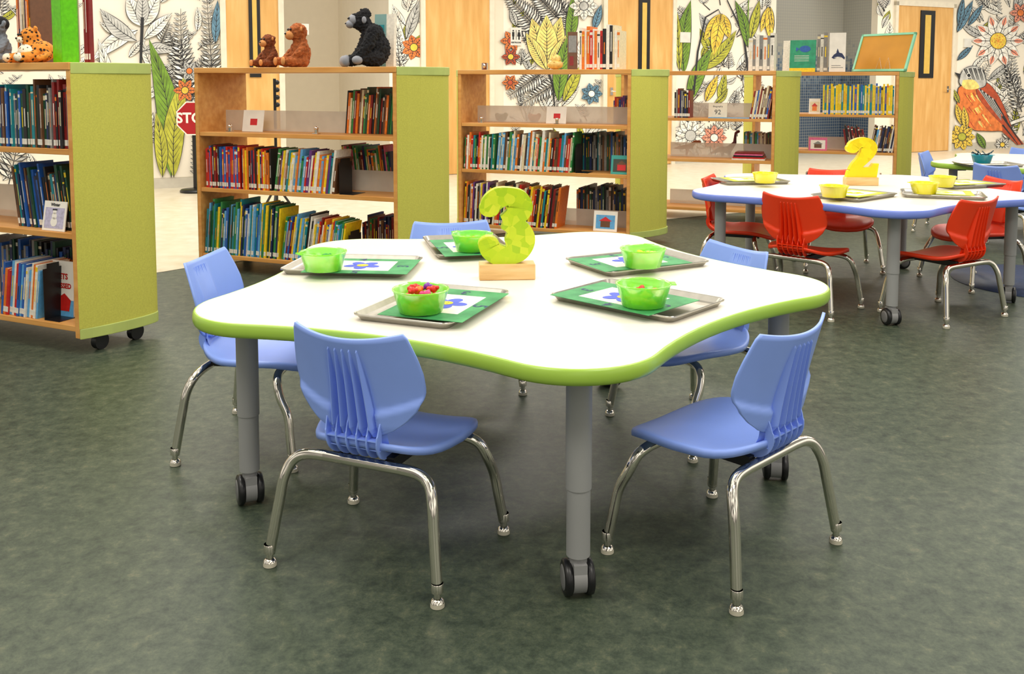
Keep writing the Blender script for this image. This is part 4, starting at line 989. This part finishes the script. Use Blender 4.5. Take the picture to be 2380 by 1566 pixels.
plush('plush_leopard','orange spotted plush leopard on top of leftmost bookcase',c1.M@Matrix.Translation((lx(c1,84,.1),.10,ZT+.002))@Matrix.Rotation(rad(-20),4,'Z')@Sx(.95),leo,M_leop,
 [('belly',[((.03,-.045,.045),(.055,.03,.036))],M_leop2),('muzzle',[((-.012,-.052,.102),(.022,.016,.015))],M_leop2),('paw',[((-.075,-.09,.022),(.022,.02,.02)),((.075,-.09,.022),(.022,.02,.02))],M_leop2),('eye',[((-.027,-.054,.125),.006),((.005,-.056,.125),.006)],M_black),('nose',[((-.012,-.069,.108),(.007,.004,.005))],M_black)],fur=.006)
plush('plush_animal','grey and black plush toy at left edge, beside the spotted leopard',c1.M@Matrix.Translation((lx(c1,0,.1),.11,ZT+.002))@Matrix.Rotation(rad(-10),4,'Z')@Sx(.95),monk,M_gfur,
 [('cap',[((0,.0,.18),(.048,.046,.038))],M_gor),('muzzle',[((0,-.052,.16),(.014,.020,.012))],M_gor),('eye',[((-.016,-.045,.18),.007),((.016,-.045,.18),.007)],BM['blue'])],fur=.01)
x=lx(c4,1695,.33)
mb=MB(); z0=c4.zs[1]; chain(mb,[(x-.16,.33,z0+.02),(x-.07,.33,z0+.06),(x,.33,z0+.06),(x+.05,.33,z0+.12),(x+.055,.33,z0+.20),(x+.08,.33,z0+.215)],[.006,.024,.03,.016,.010,.013])
for dx in (-.05,.01):
    for dy in (-.02,.02): chain(mb,[(x+dx,.33+dy,z0+.05),(x+dx,.33+dy,z0+.012)],[.014,.010],4)
o=mb.build('dinosaur',pm('dino_maroon',(100,40,50),.5)); o.matrix_world=c4.M; rm=o.modifiers.new('r','REMESH'); rm.mode='VOXEL'; rm.voxel_size=.005; rm.use_smooth_shade=True
tag(o,'maroon long-necked toy dinosaur on middle shelf of fourth bookcase','toy')
x=lx(c4,1600,.33)
mb=MB(); chain(mb,[(x-.12,.33,z0+.06),(x-.05,.33,z0+.07),(x+.02,.33,z0+.08),(x+.06,.33,z0+.12),(x+.10,.33,z0+.12)],[.006,.018,.024,.014,.014])
for dy in (-.014,.014): chain(mb,[(x,.33+dy,z0+.07),(x-.01,.33+dy,z0+.012)],[.014,.009],5)
o=mb.build('dinosaur',pm('dino_rust',(150,80,40),.5)); o.matrix_world=c4.M; rm=o.modifiers.new('r','REMESH'); rm.mode='VOXEL'; rm.voxel_size=.005; rm.use_smooth_shade=True
tag(o,'rust brown two-legged toy dinosaur in fourth bookcase','toy')
# stop sign
t=empty('stop_sign',(-3.24,9.62,0),0,'red octagonal STOP sign on black pole, half hidden behind second bookcase','sign')
mb=MB(); mb.lathe([(0,.0),(.16,0),(.165,.02),(.15,.035),(.03,.05),(0,.05)],seg=28); mb.build('base',M_black,t)
mb=MB(); mb.tube([(0,0,.045),(0,0,.90)],.03,14); mb.build('pole',M_black,t)
oc=[(.185*cos(PI/8+k*PI/4),.185*sin(PI/8+k*PI/4)) for k in range(8)]; oc2=[(x*.93,y*.93) for x,y in oc]
mb=MB(); Mo=Matrix.Translation((0,-.036,.76))@RX; mb.prism(oc,-.006,.006,1,Mo); mb.prism(oc2,.006,.0075,0,Mo)
v,f=text_geo('STOP',.145,.004); mb.add(v,f,1,M=Mo@Matrix.Translation((0,0,.0085))); mb.build('sign_panel',[M_red,M_wpaper],t)
t=empty('pole_stand',(-1.91,7.6,0),0,'black pole stand seen through the bookcase below the brown plushes','stand')
mb=MB(); mb.tube([(0,0,.1),(0,0,1.16)],.012,10); mb.build('pole',M_black,t)
for k in range(3):
    a=k*2.09+.6; mb=MB(); mb.tube([(0,0,.3),(.2*cos(a),.2*sin(a),.012)],.01,8); mb.build('leg',M_black,t)
mb=MB()
for k in range(4): mb.ball((.02,0,.95+.06*k),(.02,.015,.02))
mb.build('clamp',M_black,t)
# ---------------------------------------------------------------- light
w=bpy.data.worlds.new('world'); SC.world=w; w.use_nodes=True; nt=w.node_tree; bg=nt.nodes['Background']
tc=nt.nodes.new('ShaderNodeTexCoord'); sx=nt.nodes.new('ShaderNodeSeparateXYZ'); rp=nt.nodes.new('ShaderNodeValToRGB'); mr=nt.nodes.new('ShaderNodeMapRange'); mr.inputs['From Min'].default_value=-1
nt.links.new(tc.outputs['Generated'],sx.inputs[0]); nt.links.new(sx.outputs['Z'],mr.inputs['Value']); nt.links.new(mr.outputs[0],rp.inputs['Fac'])
el=rp.color_ramp.elements; el[0].position=.3; el[0].color=(.10,.09,.08,1); el[1].position=.95; el[1].color=(1,.94,.84,1); e=el.new(.5); e.color=(.34,.315,.28,1); e=el.new(.6); e.color=(.95,.90,.80,1)
nz=nt.nodes.new('ShaderNodeTexNoise'); nz.inputs['Scale'].default_value=3.5; nz.inputs['Detail'].default_value=1; nt.links.new(tc.outputs['Generated'],nz.inputs['Vector'])
r2=nt.nodes.new('ShaderNodeValToRGB'); nt.links.new(nz.outputs['Fac'],r2.inputs['Fac']); r2.color_ramp.elements[0].position=.44; r2.color_ramp.elements[0].color=(.28,.28,.28,1); r2.color_ramp.elements[1].position=.54; r2.color_ramp.elements[1].color=(1.6,1.6,1.6,1)
mx=nt.nodes.new('ShaderNodeMixRGB'); mx.blend_type='MULTIPLY'; mx.inputs[0].default_value=1; nt.links.new(rp.outputs['Color'],mx.inputs[1]); nt.links.new(r2.outputs['Color'],mx.inputs[2]); nt.links.new(mx.outputs[0],bg.inputs['Color'])
bg.inputs['Strength'].default_value=.95
def area(x,y,z,sx_,sy_,en,col=(1,.94,.84)):
    l=bpy.data.lights.new('ceiling_light','AREA'); l.shape='RECTANGLE'; l.size=sx_; l.size_y=sy_; l.energy=en; l.color=col
    o=bpy.data.objects.new('ceiling_light',l); C.objects.link(o); o.location=(x,y,z)
for x,y in ((-1.6,.6),(1.6,.6),(-1.6,3.0),(1.6,3.0),(-2.2,5.6),(1.2,5.6),(4.2,5.6)): area(x,y,3.0,1.6,.5,36)
for x,y in ((-3,8),(0,9.3),(3,10.8),(6,12.2),(8.5,13)): area(x,y,3.1,1.8,.6,66)
area(-1.2,11.8,3.0,.6,.6,28)
